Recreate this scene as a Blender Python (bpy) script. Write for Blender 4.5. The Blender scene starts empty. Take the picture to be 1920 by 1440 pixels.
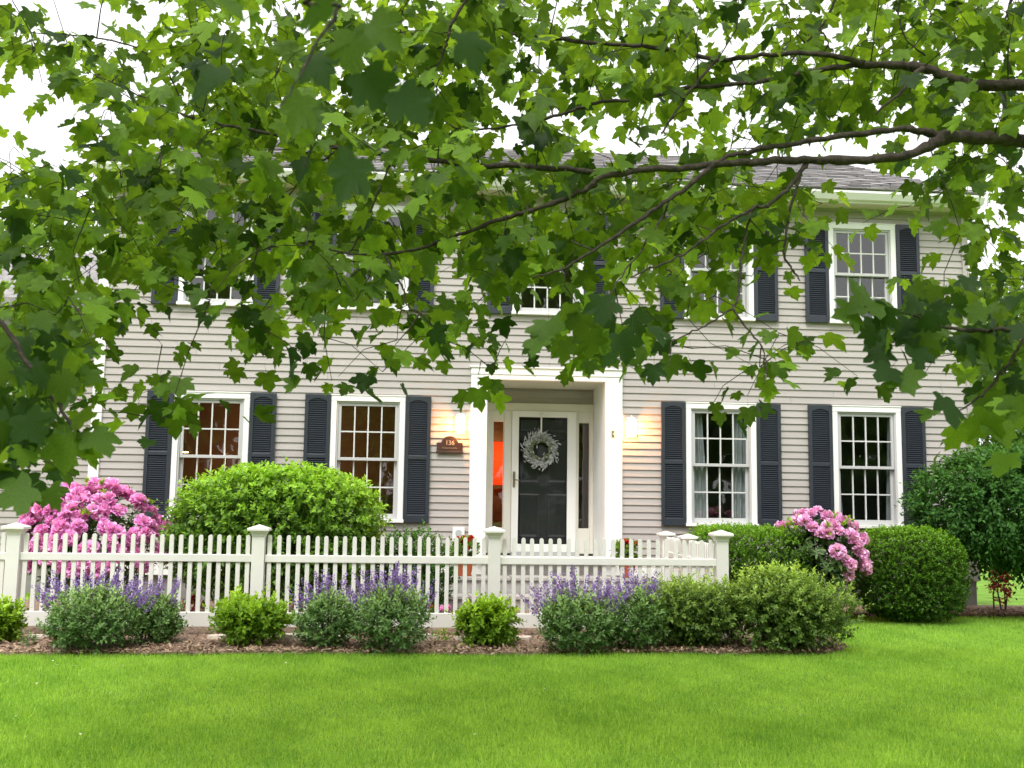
import bpy, math, random
import numpy as np
from mathutils import Matrix, Vector, Quaternion
PI = math.pi
sc = bpy.context.scene
COL = sc.collection

# ------------------------------------------------------------------ camera
FPX = 2000.0; W0, H0 = 1920.0, 1440.0
CAM = np.array([0.0, 0.0, 1.4])
def _vp(x, y):
    a = np.array([x - W0/2, y - H0/2, FPX]); return a/np.linalg.norm(a)
_X = _vp(25000., 1275.); _Z = _vp(1190., -16500.)
_Z = _Z - _X*(_X @ _Z); _Z /= np.linalg.norm(_Z)
_Y = np.cross(_Z, _X)
RM = np.stack([_X, _Y, _Z])
def P(x, y, D):
    """world point seen at photo pixel (x, y) on the plane Y = D"""
    r = RM @ np.array([x - W0/2, y - H0/2, FPX]); return CAM + r*(D/r[1])
cd = bpy.data.cameras.new('camera'); co = bpy.data.objects.new('camera', cd); COL.objects.link(co)
m = Matrix.Identity(4)
for i in range(3):
    m[i][0] = RM[i][0]; m[i][1] = -RM[i][1]; m[i][2] = -RM[i][2]; m[i][3] = CAM[i]
co.matrix_world = m
cd.sensor_fit = 'HORIZONTAL'; cd.sensor_width = 36.0; cd.lens = FPX/W0*36.0
cd.clip_start = 0.05; cd.clip_end = 2000
cd.dof.use_dof = True; cd.dof.focus_distance = 13.0; cd.dof.aperture_fstop = 6.0
sc.camera = co

# ------------------------------------------------------------------ light
SUN_EL, SUN_AZ = math.radians(58), math.radians(200)     # azimuth from +Y clockwise: behind the camera, a little left
wd = bpy.data.worlds.new('World'); sc.world = wd; wd.use_nodes = True
nt = wd.node_tree; nt.nodes.clear()
sky = nt.nodes.new('ShaderNodeTexSky'); sky.sky_type = 'NISHITA'; sky.sun_disc = False
sky.sun_elevation = SUN_EL; sky.sun_rotation = SUN_AZ; sky.dust_density = 4.0; sky.air_density = 1.0
hs = nt.nodes.new('ShaderNodeHueSaturation'); hs.inputs['Saturation'].default_value = 0.12
mx = nt.nodes.new('ShaderNodeMix'); mx.data_type = 'RGBA'; mx.inputs[0].default_value = 0.55
mx.inputs[7].default_value = (9.0, 9.0, 9.1, 1)           # even cloud veil
bg = nt.nodes.new('ShaderNodeBackground'); bg.inputs[1].default_value = 0.12
wo = nt.nodes.new('ShaderNodeOutputWorld')
nt.links.new(sky.outputs[0], hs.inputs['Color']); nt.links.new(hs.outputs[0], mx.inputs[6])
nt.links.new(mx.outputs[2], bg.inputs[0]); nt.links.new(bg.outputs[0], wo.inputs[0])
sl = bpy.data.lights.new('sun', 'SUN'); sl.energy = 1.3; sl.angle = math.radians(22); sl.color = (1.0, 0.96, 0.9)
so = bpy.data.objects.new('sun', sl); COL.objects.link(so)
sdir = Vector((math.sin(SUN_AZ)*math.cos(SUN_EL), math.cos(SUN_AZ)*math.cos(SUN_EL), math.sin(SUN_EL)))
so.rotation_mode = 'QUATERNION'; so.rotation_quaternion = sdir.to_track_quat('Z', 'Y'); so.location = (0, -5, 20)
vs = sc.view_settings; vs.view_transform = 'Standard'; vs.look = 'None'; vs.gamma = 1; vs.exposure = 1.06
vs.use_curve_mapping = False
sc.cycles.max_bounces = 8; sc.cycles.transparent_max_bounces = 12; sc.cycles.caustics_reflective = False; sc.cycles.caustics_refractive = False
sc.cycles.use_denoising = True

# ------------------------------------------------------------------ materials
def mat(name, col, rough=0.6, spec=0.4, noise=0.0, nscale=20.0, bump=0.0, bscale=80.0, metal=0.0, stretch=None, tint=None):
    m = bpy.data.materials.new(name); m.use_nodes = True
    t = m.node_tree; b = t.nodes['Principled BSDF']
    b.inputs['Roughness'].default_value = rough; b.inputs['Specular IOR Level'].default_value = spec
    b.inputs['Metallic'].default_value = metal
    c = (*col, 1)
    b.inputs['Base Color'].default_value = c
    tc = t.nodes.new('ShaderNodeTexCoord'); mp = t.nodes.new('ShaderNodeMapping')
    t.links.new(tc.outputs['Object'], mp.inputs[0])
    if stretch: mp.inputs['Scale'].default_value = stretch
    last = None
    if noise > 0:
        n = t.nodes.new('ShaderNodeTexNoise'); n.inputs['Scale'].default_value = nscale; n.inputs['Detail'].default_value = 5
        t.links.new(mp.outputs[0], n.inputs['Vector'])
        r = t.nodes.new('ShaderNodeMapRange'); r.inputs[1].default_value = 0.3; r.inputs[2].default_value = 0.7
        r.inputs[3].default_value = 1-noise; r.inputs[4].default_value = 1+noise
        t.links.new(n.outputs[0], r.inputs[0])
        v = t.nodes.new('ShaderNodeMix'); v.data_type = 'RGBA'; v.blend_type = 'MULTIPLY'; v.inputs[0].default_value = 1
        v.inputs[6].default_value = c; t.links.new(r.outputs[0], v.inputs[7]); last = v.outputs[2]
    if tint:   # (colour b) mixed by the mesh's own 'tint' attribute
        a = t.nodes.new('ShaderNodeAttribute'); a.attribute_name = 'tint'
        v = t.nodes.new('ShaderNodeMix'); v.data_type = 'RGBA'
        t.links.new(a.outputs['Fac'], v.inputs[0])
        if last: t.links.new(last, v.inputs[6])
        else: v.inputs[6].default_value = c
        v.inputs[7].default_value = (*tint, 1); last = v.outputs[2]
    if last: t.links.new(last, b.inputs['Base Color'])
    if bump > 0:
        n = t.nodes.new('ShaderNodeTexNoise'); n.inputs['Scale'].default_value = bscale; n.inputs['Detail'].default_value = 6
        t.links.new(mp.outputs[0], n.inputs['Vector'])
        bp = t.nodes.new('ShaderNodeBump'); bp.inputs['Strength'].default_value = bump; bp.inputs['Distance'].default_value = 0.01
        t.links.new(n.outputs[0], bp.inputs['Height']); t.links.new(bp.outputs[0], b.inputs['Normal'])
    return m
def leafmat(name, ca, cb, trans=0.45, tcol=1.6, rough=0.45, spec=0.35):
    """leaf: principled + translucent, colour between ca and cb by the 'tint' attribute of each leaf"""
    m = bpy.data.materials.new(name); m.use_nodes = True
    t = m.node_tree; b = t.nodes['Principled BSDF']; out = t.nodes['Material Output']
    b.inputs['Roughness'].default_value = rough; b.inputs['Specular IOR Level'].default_value = spec
    a = t.nodes.new('ShaderNodeAttribute'); a.attribute_name = 'tint'
    v = t.nodes.new('ShaderNodeMix'); v.data_type = 'RGBA'
    v.inputs[6].default_value = (*ca, 1); v.inputs[7].default_value = (*cb, 1)
    t.links.new(a.outputs['Fac'], v.inputs[0])
    tcd=t.nodes.new('ShaderNodeTexCoord'); nz=t.nodes.new('ShaderNodeTexNoise'); nz.inputs['Scale'].default_value=55 if name!='maple_leaf' else 26; nz.inputs['Detail'].default_value=4
    t.links.new(tcd.outputs['Object'],nz.inputs['Vector']); mr=t.nodes.new('ShaderNodeMapRange'); mr.inputs[1].default_value=.3; mr.inputs[2].default_value=.7; mr.inputs[3].default_value=.78; mr.inputs[4].default_value=1.22
    t.links.new(nz.outputs[0],mr.inputs[0]); mm=t.nodes.new('ShaderNodeMix'); mm.data_type='RGBA'; mm.blend_type='MULTIPLY'; mm.inputs[0].default_value=1
    t.links.new(v.outputs[2],mm.inputs[6]); t.links.new(mr.outputs[0],mm.inputs[7]); v=mm
    t.links.new(v.outputs[2], b.inputs['Base Color'])
    tr = t.nodes.new('ShaderNodeBsdfTranslucent')
    g = t.nodes.new('ShaderNodeMix'); g.data_type = 'RGBA'; g.blend_type = 'MULTIPLY'; g.inputs[0].default_value = 1
    t.links.new(v.outputs[2], g.inputs[6]); g.inputs[7].default_value = (tcol*1.15, tcol, tcol*0.5, 1)
    t.links.new(g.outputs[2], tr.inputs[0])
    s = t.nodes.new('ShaderNodeMixShader'); s.inputs[0].default_value = trans
    t.links.new(b.outputs[0], s.inputs[1]); t.links.new(tr.outputs[0], s.inputs[2]); t.links.new(s.outputs[0], out.inputs[0])
    return m
def emit(name, col, s):
    m = bpy.data.materials.new(name); m.use_nodes = True; t = m.node_tree; t.nodes.clear()
    e = t.nodes.new('ShaderNodeEmission'); e.inputs[0].default_value = (*col, 1); e.inputs[1].default_value = s
    o = t.nodes.new('ShaderNodeOutputMaterial'); t.links.new(e.outputs[0], o.inputs[0]); return m
def glassmat(name, refl=1.0, tintc=(0.93, 0.95, 0.95)):
    m = bpy.data.materials.new(name); m.use_nodes = True; t = m.node_tree; t.nodes.clear()
    tr = t.nodes.new('ShaderNodeBsdfTransparent'); tr.inputs[0].default_value = (*tintc, 1)
    gl = t.nodes.new('ShaderNodeBsdfGlossy'); gl.inputs['Roughness'].default_value = 0.015
    gl.inputs[0].default_value = (refl, refl, refl, 1)
    fr = t.nodes.new('ShaderNodeFresnel'); ge = t.nodes.new('ShaderNodeNewGeometry'); mi = t.nodes.new('ShaderNodeMapRange'); mi.inputs[3].default_value = 1.8; mi.inputs[4].default_value = 1/1.8
    t.links.new(ge.outputs['Backfacing'], mi.inputs[0]); t.links.new(mi.outputs[0], fr.inputs[0])   # thin pane: same reflectance from both sides
    n = t.nodes.new('ShaderNodeTexNoise'); n.inputs['Scale'].default_value = 1.7; tc = t.nodes.new('ShaderNodeTexCoord')
    t.links.new(tc.outputs['Object'], n.inputs['Vector'])
    bp = t.nodes.new('ShaderNodeBump'); bp.inputs['Strength'].default_value = 0.06; bp.inputs['Distance'].default_value = 0.05
    t.links.new(n.outputs[0], bp.inputs['Height']); t.links.new(bp.outputs[0], gl.inputs['Normal'])
    s = t.nodes.new('ShaderNodeMixShader'); o = t.nodes.new('ShaderNodeOutputMaterial')
    t.links.new(fr.outputs[0], s.inputs[0]); t.links.new(tr.outputs[0], s.inputs[1]); t.links.new(gl.outputs[0], s.inputs[2])
    t.links.new(s.outputs[0], o.inputs[0]); return m

M = {}
M['siding'] = mat('taupe_siding_paint', (0.402, 0.371, 0.352), 0.55, 0.3, 0.05, 3.0, 0.12, 60, stretch=(0.6, 1, 12))
def vary(m,amt):
    t=m.node_tree; b=t.nodes['Principled BSDF']; l=b.inputs['Base Color'].links[0]; src=l.from_socket
    oi=t.nodes.new('ShaderNodeObjectInfo'); r=t.nodes.new('ShaderNodeMapRange'); r.inputs[3].default_value=1-amt; r.inputs[4].default_value=1+amt
    t.links.new(oi.outputs['Random'],r.inputs[0]); v=t.nodes.new('ShaderNodeMix'); v.data_type='RGBA'; v.blend_type='MULTIPLY'; v.inputs[0].default_value=1
    t.links.new(src,v.inputs[6]); t.links.new(r.outputs[0],v.inputs[7]); t.links.new(v.outputs[2],b.inputs['Base Color'])
vary(M['siding'],.045)
M['white'] = mat('white_trim_paint', (0.82, 0.82, 0.80), 0.45, 0.4, 0.03, 2.5)
M['cream'] = mat('cream_trim_paint', (0.72, 0.70, 0.63), 0.45, 0.4, 0.03, 2.5)
M['sash'] = mat('grey_white_sash_paint', (0.50, 0.50, 0.50), 0.4, 0.4)
M['muntin'] = mat('muntin_paint', (0.62, 0.62, 0.61), 0.4, 0.4)
M['vinyl'] = mat('white_fence_vinyl', (0.73, 0.715, 0.685), 0.4, 0.4, 0.04, 3.0)
vary(M['vinyl'],.03)
M['shutter'] = mat('slate_shutter_paint', (0.027, 0.033, 0.045), 0.38, 0.5, 0.06, 4)
M['door'] = mat('black_door_paint', (0.017, 0.019, 0.021), 0.35, 0.5)
M['glass'] = glassmat('window_glass')
M['stormglass'] = glassmat('storm_door_glass', 0.14)
M['roof'] = mat('grey_shingle', (0.27, 0.255, 0.26), 0.9, 0.2, 0.3, 9, 0.6, 120)
M['soffit'] = mat('cream_soffit', (0.66, 0.64, 0.52), 0.5, 0.3)
M['concrete'] = mat('foundation_concrete', (0.24, 0.23, 0.215), 0.9, 0.2, 0.2, 6, 0.5, 60)
M['stone'] = mat('grey_step_stone', (0.36, 0.345, 0.33), 0.85, 0.2, 0.2, 12, 0.5, 70)
M['edgestone'] = mat('buff_edging_stone', (0.62, 0.54, 0.46), 0.9, 0.2, 0.25, 9, 0.7, 50)
M['terracotta'] = mat('terracotta', (0.42, 0.11, 0.045), 0.75, 0.25, 0.12, 10)
M['brass'] = mat('aged_brass', (0.32, 0.27, 0.18), 0.35, 0.5, metal=0.8)
M['bronze'] = mat('brown_bronze_plaque', (0.045, 0.022, 0.016), 0.4, 0.5, 0.2, 15)
M['gold'] = mat('tarnished_gold_paint', (0.55, 0.36, 0.24), 0.4, 0.5)
M['plasticgrey'] = mat('grey_plastic', (0.45, 0.47, 0.48), 0.4, 0.4)
M['wallorange'] = mat('terracotta_plaster', (0.25, 0.135, 0.095), 0.8, 0.1, 0.05, 2)
M['wallred'] = mat('red_orange_plaster', (0.62, 0.055, 0.015), 0.8, 0.1)
M['walldark'] = mat('taupe_plaster', (0.20, 0.19, 0.18), 0.9, 0.1)
M['wood'] = mat('dark_furniture_wood', (0.05, 0.03, 0.02), 0.5, 0.3, 0.3, 8)
M['curtain'] = mat('pale_blue_grey_curtain', (0.25, 0.28, 0.28), 0.9, 0.1)
M['bark'] = mat('maple_bark', (0.055, 0.045, 0.037), 0.95, 0.15, 0.45, 30, 0.9, 60)
M['stem'] = mat('shrub_stem', (0.10, 0.07, 0.045), 0.9, 0.2, 0.3, 30)
M['gstem'] = mat('green_stem', (0.10, 0.16, 0.06), 0.7, 0.2)
M['mulch'] = mat('bark_mulch', (0.25, 0.175, 0.13), 0.95, 0.15, 0.5, 25, 1.0, 60)
M['chip'] = mat('mulch_chip', (0.16, 0.10, 0.066), 0.95, 0.1, tint=(0.47, 0.335, 0.245))
M['lawn'] = mat('lawn_soil_and_thatch', (0.15, 0.28, 0.040), 0.95, 0.1, 0.3, 3.0, 0.6, 90)
M['asphalt'] = mat('asphalt', (0.05, 0.05, 0.05), 0.9, 0.2, 0.2, 30, 0.3, 100)
M['bulb'] = emit('lit_bulb', (1.0, 0.38, 0.09), 400)
M['bulbin'] = emit('lit_bulb_indoors', (1.0, 0.62, 0.25), 14)
M['wreath_a'] = leafmat('frosted_leaf', (0.26, 0.29, 0.29), (0.62, 0.63, 0.66), 0.15, 1.0)
M['wreath_b'] = leafmat('sage_leaf', (0.16, 0.20, 0.10), (0.30, 0.34, 0.18), 0.15, 1.0)
M['ribbon'] = mat('white_ribbon', (0.85, 0.83, 0.80), 0.6, 0.2)
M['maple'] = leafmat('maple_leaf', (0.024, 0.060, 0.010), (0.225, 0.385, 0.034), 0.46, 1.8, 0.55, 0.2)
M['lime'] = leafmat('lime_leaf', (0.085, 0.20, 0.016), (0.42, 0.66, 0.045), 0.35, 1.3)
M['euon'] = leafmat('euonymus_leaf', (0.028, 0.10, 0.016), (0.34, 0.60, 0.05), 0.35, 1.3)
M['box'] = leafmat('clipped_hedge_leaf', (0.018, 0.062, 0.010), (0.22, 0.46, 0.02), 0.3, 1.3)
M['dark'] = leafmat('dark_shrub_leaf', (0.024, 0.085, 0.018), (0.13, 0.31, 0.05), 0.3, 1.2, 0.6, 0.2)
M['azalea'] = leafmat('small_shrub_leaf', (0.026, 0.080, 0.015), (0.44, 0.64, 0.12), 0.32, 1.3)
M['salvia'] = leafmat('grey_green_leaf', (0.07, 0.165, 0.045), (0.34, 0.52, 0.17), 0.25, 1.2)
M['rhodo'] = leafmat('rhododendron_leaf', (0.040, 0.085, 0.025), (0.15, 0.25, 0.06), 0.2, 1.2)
M['pink'] = leafmat('pink_petal', (0.70, 0.16, 0.60), (0.95, 0.56, 0.93), 0.22, 1.1, 0.7, 0.1)
M['palepink'] = leafmat('pale_pink_petal', (0.68, 0.24, 0.64), (0.93, 0.64, 0.92), 0.22, 1.1, 0.7, 0.1)
M['purple'] = leafmat('purple_floret', (0.19, 0.115, 0.42), (0.43, 0.31, 0.72), 0.3, 1.2, 0.7, 0.1)
M['red'] = leafmat('red_petal', (0.40, 0.008, 0.018), (0.65, 0.05, 0.06), 0.3, 1.1, 0.7, 0.1)
M['coral'] = leafmat('coral_leaf', (0.45, 0.05, 0.10), (0.66, 0.17, 0.22), 0.3, 1.1, 0.7, 0.1)
M['grass'] = leafmat('grass_blade', (0.150, 0.325, 0.040), (0.425, 0.645, 0.110), 0.42, 1.55, 0.5, 0.25)
M['petal'] = leafmat('pale_petal', (0.55,0.52,0.30), (0.85,0.83,0.70), 0.2, 1.0)
M['bgtree'] = leafmat('far_tree_leaf', (0.045, 0.10, 0.018), (0.14, 0.24, 0.035), 0.35, 1.5)

# ------------------------------------------------------------------ mesh helpers
class MB:
    def __init__(s): s.v = []; s.f = []; s.t = []
    def add(s, vs, fs, tint=0.0):
        o = len(s.v); s.v += [tuple(map(float, p)) for p in vs]; s.f += [tuple(i+o for i in f) for f in fs]; s.t += [tint]*len(vs)
    def box(s, x0, x1, y0, y1, z0, z1, tint=0.0):
        s.add([(x0,y0,z0),(x1,y0,z0),(x1,y1,z0),(x0,y1,z0),(x0,y0,z1),(x1,y0,z1),(x1,y1,z1),(x0,y1,z1)],
              [(0,3,2,1),(4,5,6,7),(0,1,5,4),(1,2,6,5),(2,3,7,6),(3,0,4,7)], tint)
    def prism_y(s, pts, y0, y1):      # pts (x, z) counter-clockwise seen from -Y
        n = len(pts)
        s.add([(x,y0,z) for x,z in pts]+[(x,y1,z) for x,z in pts],
              [tuple(range(n)), tuple(range(2*n-1,n-1,-1))]+[(i,i+n,(i+1)%n+n,(i+1)%n) for i in range(n)])
    def prism_x(s, pts, x0, x1):      # pts (y, z)
        n = len(pts)
        s.add([(x0,y,z) for y,z in pts]+[(x1,y,z) for y,z in pts],
              [tuple(range(n-1,-1,-1)), tuple(range(n,2*n))]+[(i,(i+1)%n,(i+1)%n+n,i+n) for i in range(n)])
    def lathe(s, prof, cx, cy, seg=24, cap=True):   # prof (r, z)
        n = len(prof); vs = []; fs = []
        for r, z in prof:
            for k in range(seg):
                a = 2*PI*k/seg; vs.append((cx+r*math.cos(a), cy+r*math.sin(a), z))
        for i in range(n-1):
            for k in range(seg):
                a = i*seg+k; b = i*seg+(k+1)%seg; fs.append((a,b,b+seg,a+seg))
        if cap:
            fs.append(tuple(range(seg-1,-1,-1))); fs.append(tuple(range((n-1)*seg,n*seg)))
        s.add(vs, fs)
    def tube(s, pts, rad, seg=6, tint=0.0):
        pts = [np.array(p, float) for p in pts]; n = len(pts)
        if not hasattr(rad, '__len__'): rad = [rad]*n
        vs = []; fs = []; ref = np.array([0.13, 0.27, 0.95])
        for i in range(n):
            d = pts[min(i+1,n-1)]-pts[max(i-1,0)]; d /= np.linalg.norm(d)+1e-9
            u = np.cross(d, ref); u /= np.linalg.norm(u)+1e-9; w = np.cross(d, u)
            for k in range(seg):
                a = 2*PI*k/seg; vs.append(pts[i]+rad[i]*(math.cos(a)*u+math.sin(a)*w))
        for i in range(n-1):
            for k in range(seg):
                a = i*seg+k; b = i*seg+(k+1)%seg; fs.append((a,b,b+seg,a+seg))
        fs.append(tuple(range(seg-1,-1,-1))); fs.append(tuple(range((n-1)*seg,n*seg)))
        s.add(vs, fs, tint)
    def mesh(s, name, m, smooth=False, tint=False):
        me = bpy.data.meshes.new(name); me.from_pydata(s.v, [], s.f)
        if tint:
            a = me.attributes.new('tint', 'FLOAT', 'POINT'); a.data.foreach_set('value', np.array(s.t, dtype=np.float32))
        me.materials.append(m)
        if smooth: me.polygons.foreach_set('use_smooth', [True]*len(me.polygons))
        me.update(); return me
    def build(s, name, m, parent=None, smooth=False, tint=False, bevel=0):
        o = bpy.data.objects.new(name, s.mesh(name, m, smooth, tint)); COL.objects.link(o)
        if parent is not None: o.parent = parent
        if bevel:
            b = o.modifiers.new('bevel', 'BEVEL'); b.width = bevel; b.segments = 2; b.limit_method = 'ANGLE'
        return o
def place(name, me, parent=None, M4=None):
    o = bpy.data.objects.new(name, me); COL.objects.link(o)
    if parent is not None: o.parent = parent
    if M4 is not None: o.matrix_local = M4
    return o
def npmesh(name, V, F, m, tint=None, smooth=False):
    """V (n,3), F (k,3) -> mesh, fast"""
    me = bpy.data.meshes.new(name); V = np.asarray(V, np.float32); F = np.asarray(F, np.int32)
    me.vertices.add(len(V)); me.vertices.foreach_set('co', V.ravel())
    me.loops.add(F.size); me.loops.foreach_set('vertex_index', F.ravel())
    me.polygons.add(len(F)); me.polygons.foreach_set('loop_start', np.arange(0, F.size, F.shape[1], dtype=np.int32))
    me.update(calc_edges=True)
    if tint is not None:
        a = me.attributes.new('tint', 'FLOAT', 'POINT'); a.data.foreach_set('value', np.asarray(tint, np.float32))
    me.materials.append(m)
    if smooth: me.polygons.foreach_set('use_smooth', np.ones(len(F), dtype=bool))
    return me
def tag(o, label=None, cat=None, group=None, kind=None):
    if label: o['label'] = label
    if cat: o['category'] = cat
    if group: o['group'] = group
    if kind: o['kind'] = kind
    return o
def thing(name, loc, label, cat, group=None):
    o = bpy.data.objects.new(name, None); COL.objects.link(o); o.location = loc; o.empty_display_size = 0.1
    return tag(o, label, cat, group)
def offs(mb, loc):
    mb.v = [(x-loc[0], y-loc[1], z-loc[2]) for x, y, z in mb.v]; return mb
def unit(a): return a/np.maximum(np.linalg.norm(a, axis=-1, keepdims=True), 1e-9)

# leaf templates: (verts, tris); length along +y, normal +z, unit length
LEAF2 = (np.array([(0,0,0),(0.30,0.45,0.10),(0,1,-0.06),(-0.30,0.45,0.10)]), np.array([(0,1,2),(0,2,3)]))
LANCE = (np.array([(0,0,0),(0.17,0.40,0.06),(0,1,-0.12),(-0.17,0.40,0.06)]), np.array([(0,1,2),(0,2,3)]))
_half = [(0.15,-0.09),(0.33,-0.11),(0.54,-0.02),(0.47,0.08),(0.42,0.17),(0.54,0.25),(0.64,0.38),(0.69,0.60),(0.54,0.59),(0.42,0.63),(0.29,0.57),(0.31,0.70),(0.31,0.82),(0.16,0.87)]
def maple_template(rng):
    out = [(0,0)]+[(x*(1+rng.normal(0,.05)), y*(1+rng.normal(0,.05))) for x,y in _half]+[(rng.normal(0,.02),1.08)]+[(-x*(1+rng.normal(0,.05)), y*(1+rng.normal(0,.05))) for x,y in _half[::-1]]
    f1, f2, f3, tw = rng.uniform(-.1,.42), rng.uniform(-.1,.45), rng.uniform(-.45,.3), rng.uniform(-.4,.4)
    def z(x,y): return f1*abs(x)-f2*y*y+f3*x*x+tw*x*y
    V = [(0,0.25,z(0,.25))]+[(x,y,z(x,y)) for x,y in out]
    n = len(out)
    F = [(0,1+i,1+(i+1)%n) for i in range(n)]
    k = len(V); V += [(-.012,-.04,.0),(.012,-.04,.0),(0.0,-.62,.10)]; F.append((k,k+2,k+1))   # petiole
    V = np.array(V); V[:,:2] *= 1.0; return V, np.array(F)
def scatter(tmpl, pos, axis, nrm, size, tint, width=1.0):
    """copies of a leaf template as one vertex/face array"""
    TV, TF = tmpl; n = len(pos)
    a = unit(axis); x = unit(np.cross(a, nrm)); z = np.cross(x, a)
    size = np.broadcast_to(np.asarray(size, float), (n,))
    V = pos[:,None,:] + size[:,None,None]*(width*TV[None,:,0,None]*x[:,None,:] + TV[None,:,1,None]*a[:,None,:] + TV[None,:,2,None]*z[:,None,:])
    F = TF[None]+ (np.arange(n)*len(TV))[:,None,None]
    return V.reshape(-1,3), F.reshape(-1,TF.shape[1]), np.repeat(tint, len(TV))
def join(parts):
    V=[];F=[];T=[];o=0
    for v,f,t in parts: V.append(v);F.append(f+o);T.append(t);o+=len(v)
    return np.concatenate(V),np.concatenate(F),np.concatenate(T)
def rdirs(rng, n):
    d = rng.normal(size=(n,3)); return unit(d)

# ------------------------------------------------------------------ setting: ground, bed, path
GZ = 0.04
BED = [(-9,9.95),(-5,10.05),(-3.2,10.12),(-1.4,10.22),(0.6,10.18),(2.5,10.30),(3.9,10.22),(4.28,10.55),(4.45,11.4),(4.6,12.6),(5.0,13.55),(5.7,13.9),(7,14.0),(9.0,13.85),(11.5,14.1)]
BED2 = [(11.5,15.28),(-9,15.28)]
def edge_y(x):
    xs=[p[0] for p in BED if True]; ys=[p[1] for p in BED]
    return np.interp(x, xs, ys)
mb = MB(); mb.add([(-400,-400,GZ-.02),(400,-400,GZ-.02),(400,600,GZ-.02),(-400,600,GZ-.02)],[(0,1,2,3)])
tag(mb.build('lawn', M['lawn']), kind='structure')
# mulch bed: gridded sheet, mounded
rng = np.random.default_rng(5)
bx = np.linspace(-9, 11.5, 160); nr = 26
V=[];F=[]
for i,x in enumerate(bx):
    y0 = edge_y(x); y1 = 15.29
    for j in range(nr):
        t=j/(nr-1); y=y0+(y1-y0)*t
        dist = min(y-y0, 0.6)
        z = GZ-.012 + .045*math.sin(min(dist/0.6,1)*PI/2) + (rng.normal(0,.006) if 0<j<nr-1 else 0)
        V.append((x+(rng.normal(0,.02) if 0<i<159 else 0), y+(rng.normal(0,.025) if j==0 else 0), z))
for i in range(len(bx)-1):
    for j in range(nr-1): F.append((i*nr+j,(i+1)*nr+j,(i+1)*nr+j+1,i*nr+j+1))
tag(place('mulch_bed', npmesh('mulch_bed', V, F, M['mulch'])), kind='structure')
# mulch chips
n=16000
cx=rng.uniform(-6.2,10,n); t=rng.beta(.7,2.2,n); cy=edge_y(cx)-.05+(15.2-edge_y(cx))*t*np.where(rng.random(n)<.6,.25,1.0)
pos=np.stack([cx,cy,GZ+.022+.02*np.clip((cy-edge_y(cx))/.6,0,1)+rng.uniform(0,.015,n)],1)
ax=rdirs(rng,n)*[1,1,.35]; nm=rdirs(rng,n)*.5+[0,0,1]
v,f,tt=scatter((np.array([(-.22,0,0),(.22,0.03,0),(.18,1,0.05),(-.15,.92,0)]),np.array([(0,1,2),(0,2,3)])),pos,ax,nm,rng.uniform(.018,.055,n),rng.random(n))
tag(place('mulch_chips', npmesh('mulch_chips',v,f,M['chip'],tt)), kind='stuff')
# grass
rng=np.random.default_rng(11)
def grass_pts(n, x0,x1,y0,y1):
    x=rng.uniform(x0,x1,n); y=rng.uniform(y0,y1,n)
    keep = (y < edge_y(x)+rng.normal(0,.025,n)); lim=np.abs(x-0.09*y)<0.52*y+.5
    k=keep&lim; return np.stack([x[k],y[k],np.full(k.sum(),GZ-.02)],1)
g=np.concatenate([grass_pts(180000,-4,4.5,4.6,7.2),grass_pts(200000,-5.5,6,7.2,10.6),grass_pts(80000,3.8,9.8,10,14.2)])
n=len(g)
az=rng.uniform(0,2*PI,n); lean=np.abs(rng.normal(.45,.35,n))
ax=np.stack([np.cos(az)*lean,np.sin(az)*lean,np.ones(n)],1)
nm=np.stack([np.cos(az+rng.normal(0,1.2,n)),np.sin(az+rng.normal(0,1.2,n)),rng.uniform(.1,.6,n)],1)
def fbm(p,s,seed):
    r=np.random.default_rng(seed); o=np.zeros(len(p))
    for k in range(7):
        d=r.normal(size=2)*s*(1+.5*k); o+=np.sin(p[:,0]*d[0]+p[:,1]*d[1]+r.uniform(0,6.3))/(1+.35*k)
    return o/3
patch=fbm(g,1.6,3)
tint=np.clip(.46+.27*patch+rng.normal(0,.25,n)+.15*fbm(g,7,8),0,1)
size=(.038+.008*fbm(g,2.2,4))*rng.uniform(.7,1.45,n)
stray=rng.random(n)<.012; size[stray]*=1.7; tint[rng.random(n)<.02]=1.0
v,f,tt=scatter((np.array([(-.068,0,0),(.068,0,0),(0,1,.0)]),np.array([(0,1,2)])),g,ax,nm,size,tint)
tag(place('grass', npmesh('grass',v,f,M['grass'],tt)), kind='stuff')

# tiny fallen petals and bits lying on the lawn
n=70; gp=grass_pts(300,-3.5,5,4.8,9.8)[:n]; n=len(gp); gp[:,2]+=.05
v,f,tt=scatter(LEAF2,gp,rdirs(rng,n)*[1,1,.2],rdirs(rng,n)*.3+[0,0,1],rng.uniform(.012,.024,n),rng.random(n),1.8)
tag(place('fallen_petals',npmesh('fallen_petals',v,f,M['petal'],tt)),kind='stuff')
# ------------------------------------------------------------------ house
FY = 15.3; XL, XR = -4.58, 8.20; SB, ST = 0.45, 5.98
house = thing('house', (1.8, 16.8, 0), 'two-storey house with taupe clapboard siding, dark shutters and a recessed black front door', 'house')
HL = (1.8, 16.8, 0)
def hpart(name, mb, m, parent=None, **k):
    p = parent if parent is not None else house
    return offs(mb, HL).build(name, m, p, **k)      # sub-parts sit under parts at the house's own origin
LOW = (1.172, 2.957); UPP = (4.20, 5.735); WW = 1.05
WIN = [(cx, *LOW) for cx in (-2.955, -0.77, 4.355, 6.555)] + [(cx, *UPP) for cx in (-2.975, -0.77, 1.79, 4.345, 6.55)]
ENT = (0.687, 2.889, 3.405)
openings = [(cx-WW/2+.03, cx+WW/2-.03, z0+.03, z1-.03) for cx,z0,z1 in WIN] + [(ENT[0]+.03, ENT[1]-.03, -1, ENT[2]-.03)]
PITCH = 0.1016
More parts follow.
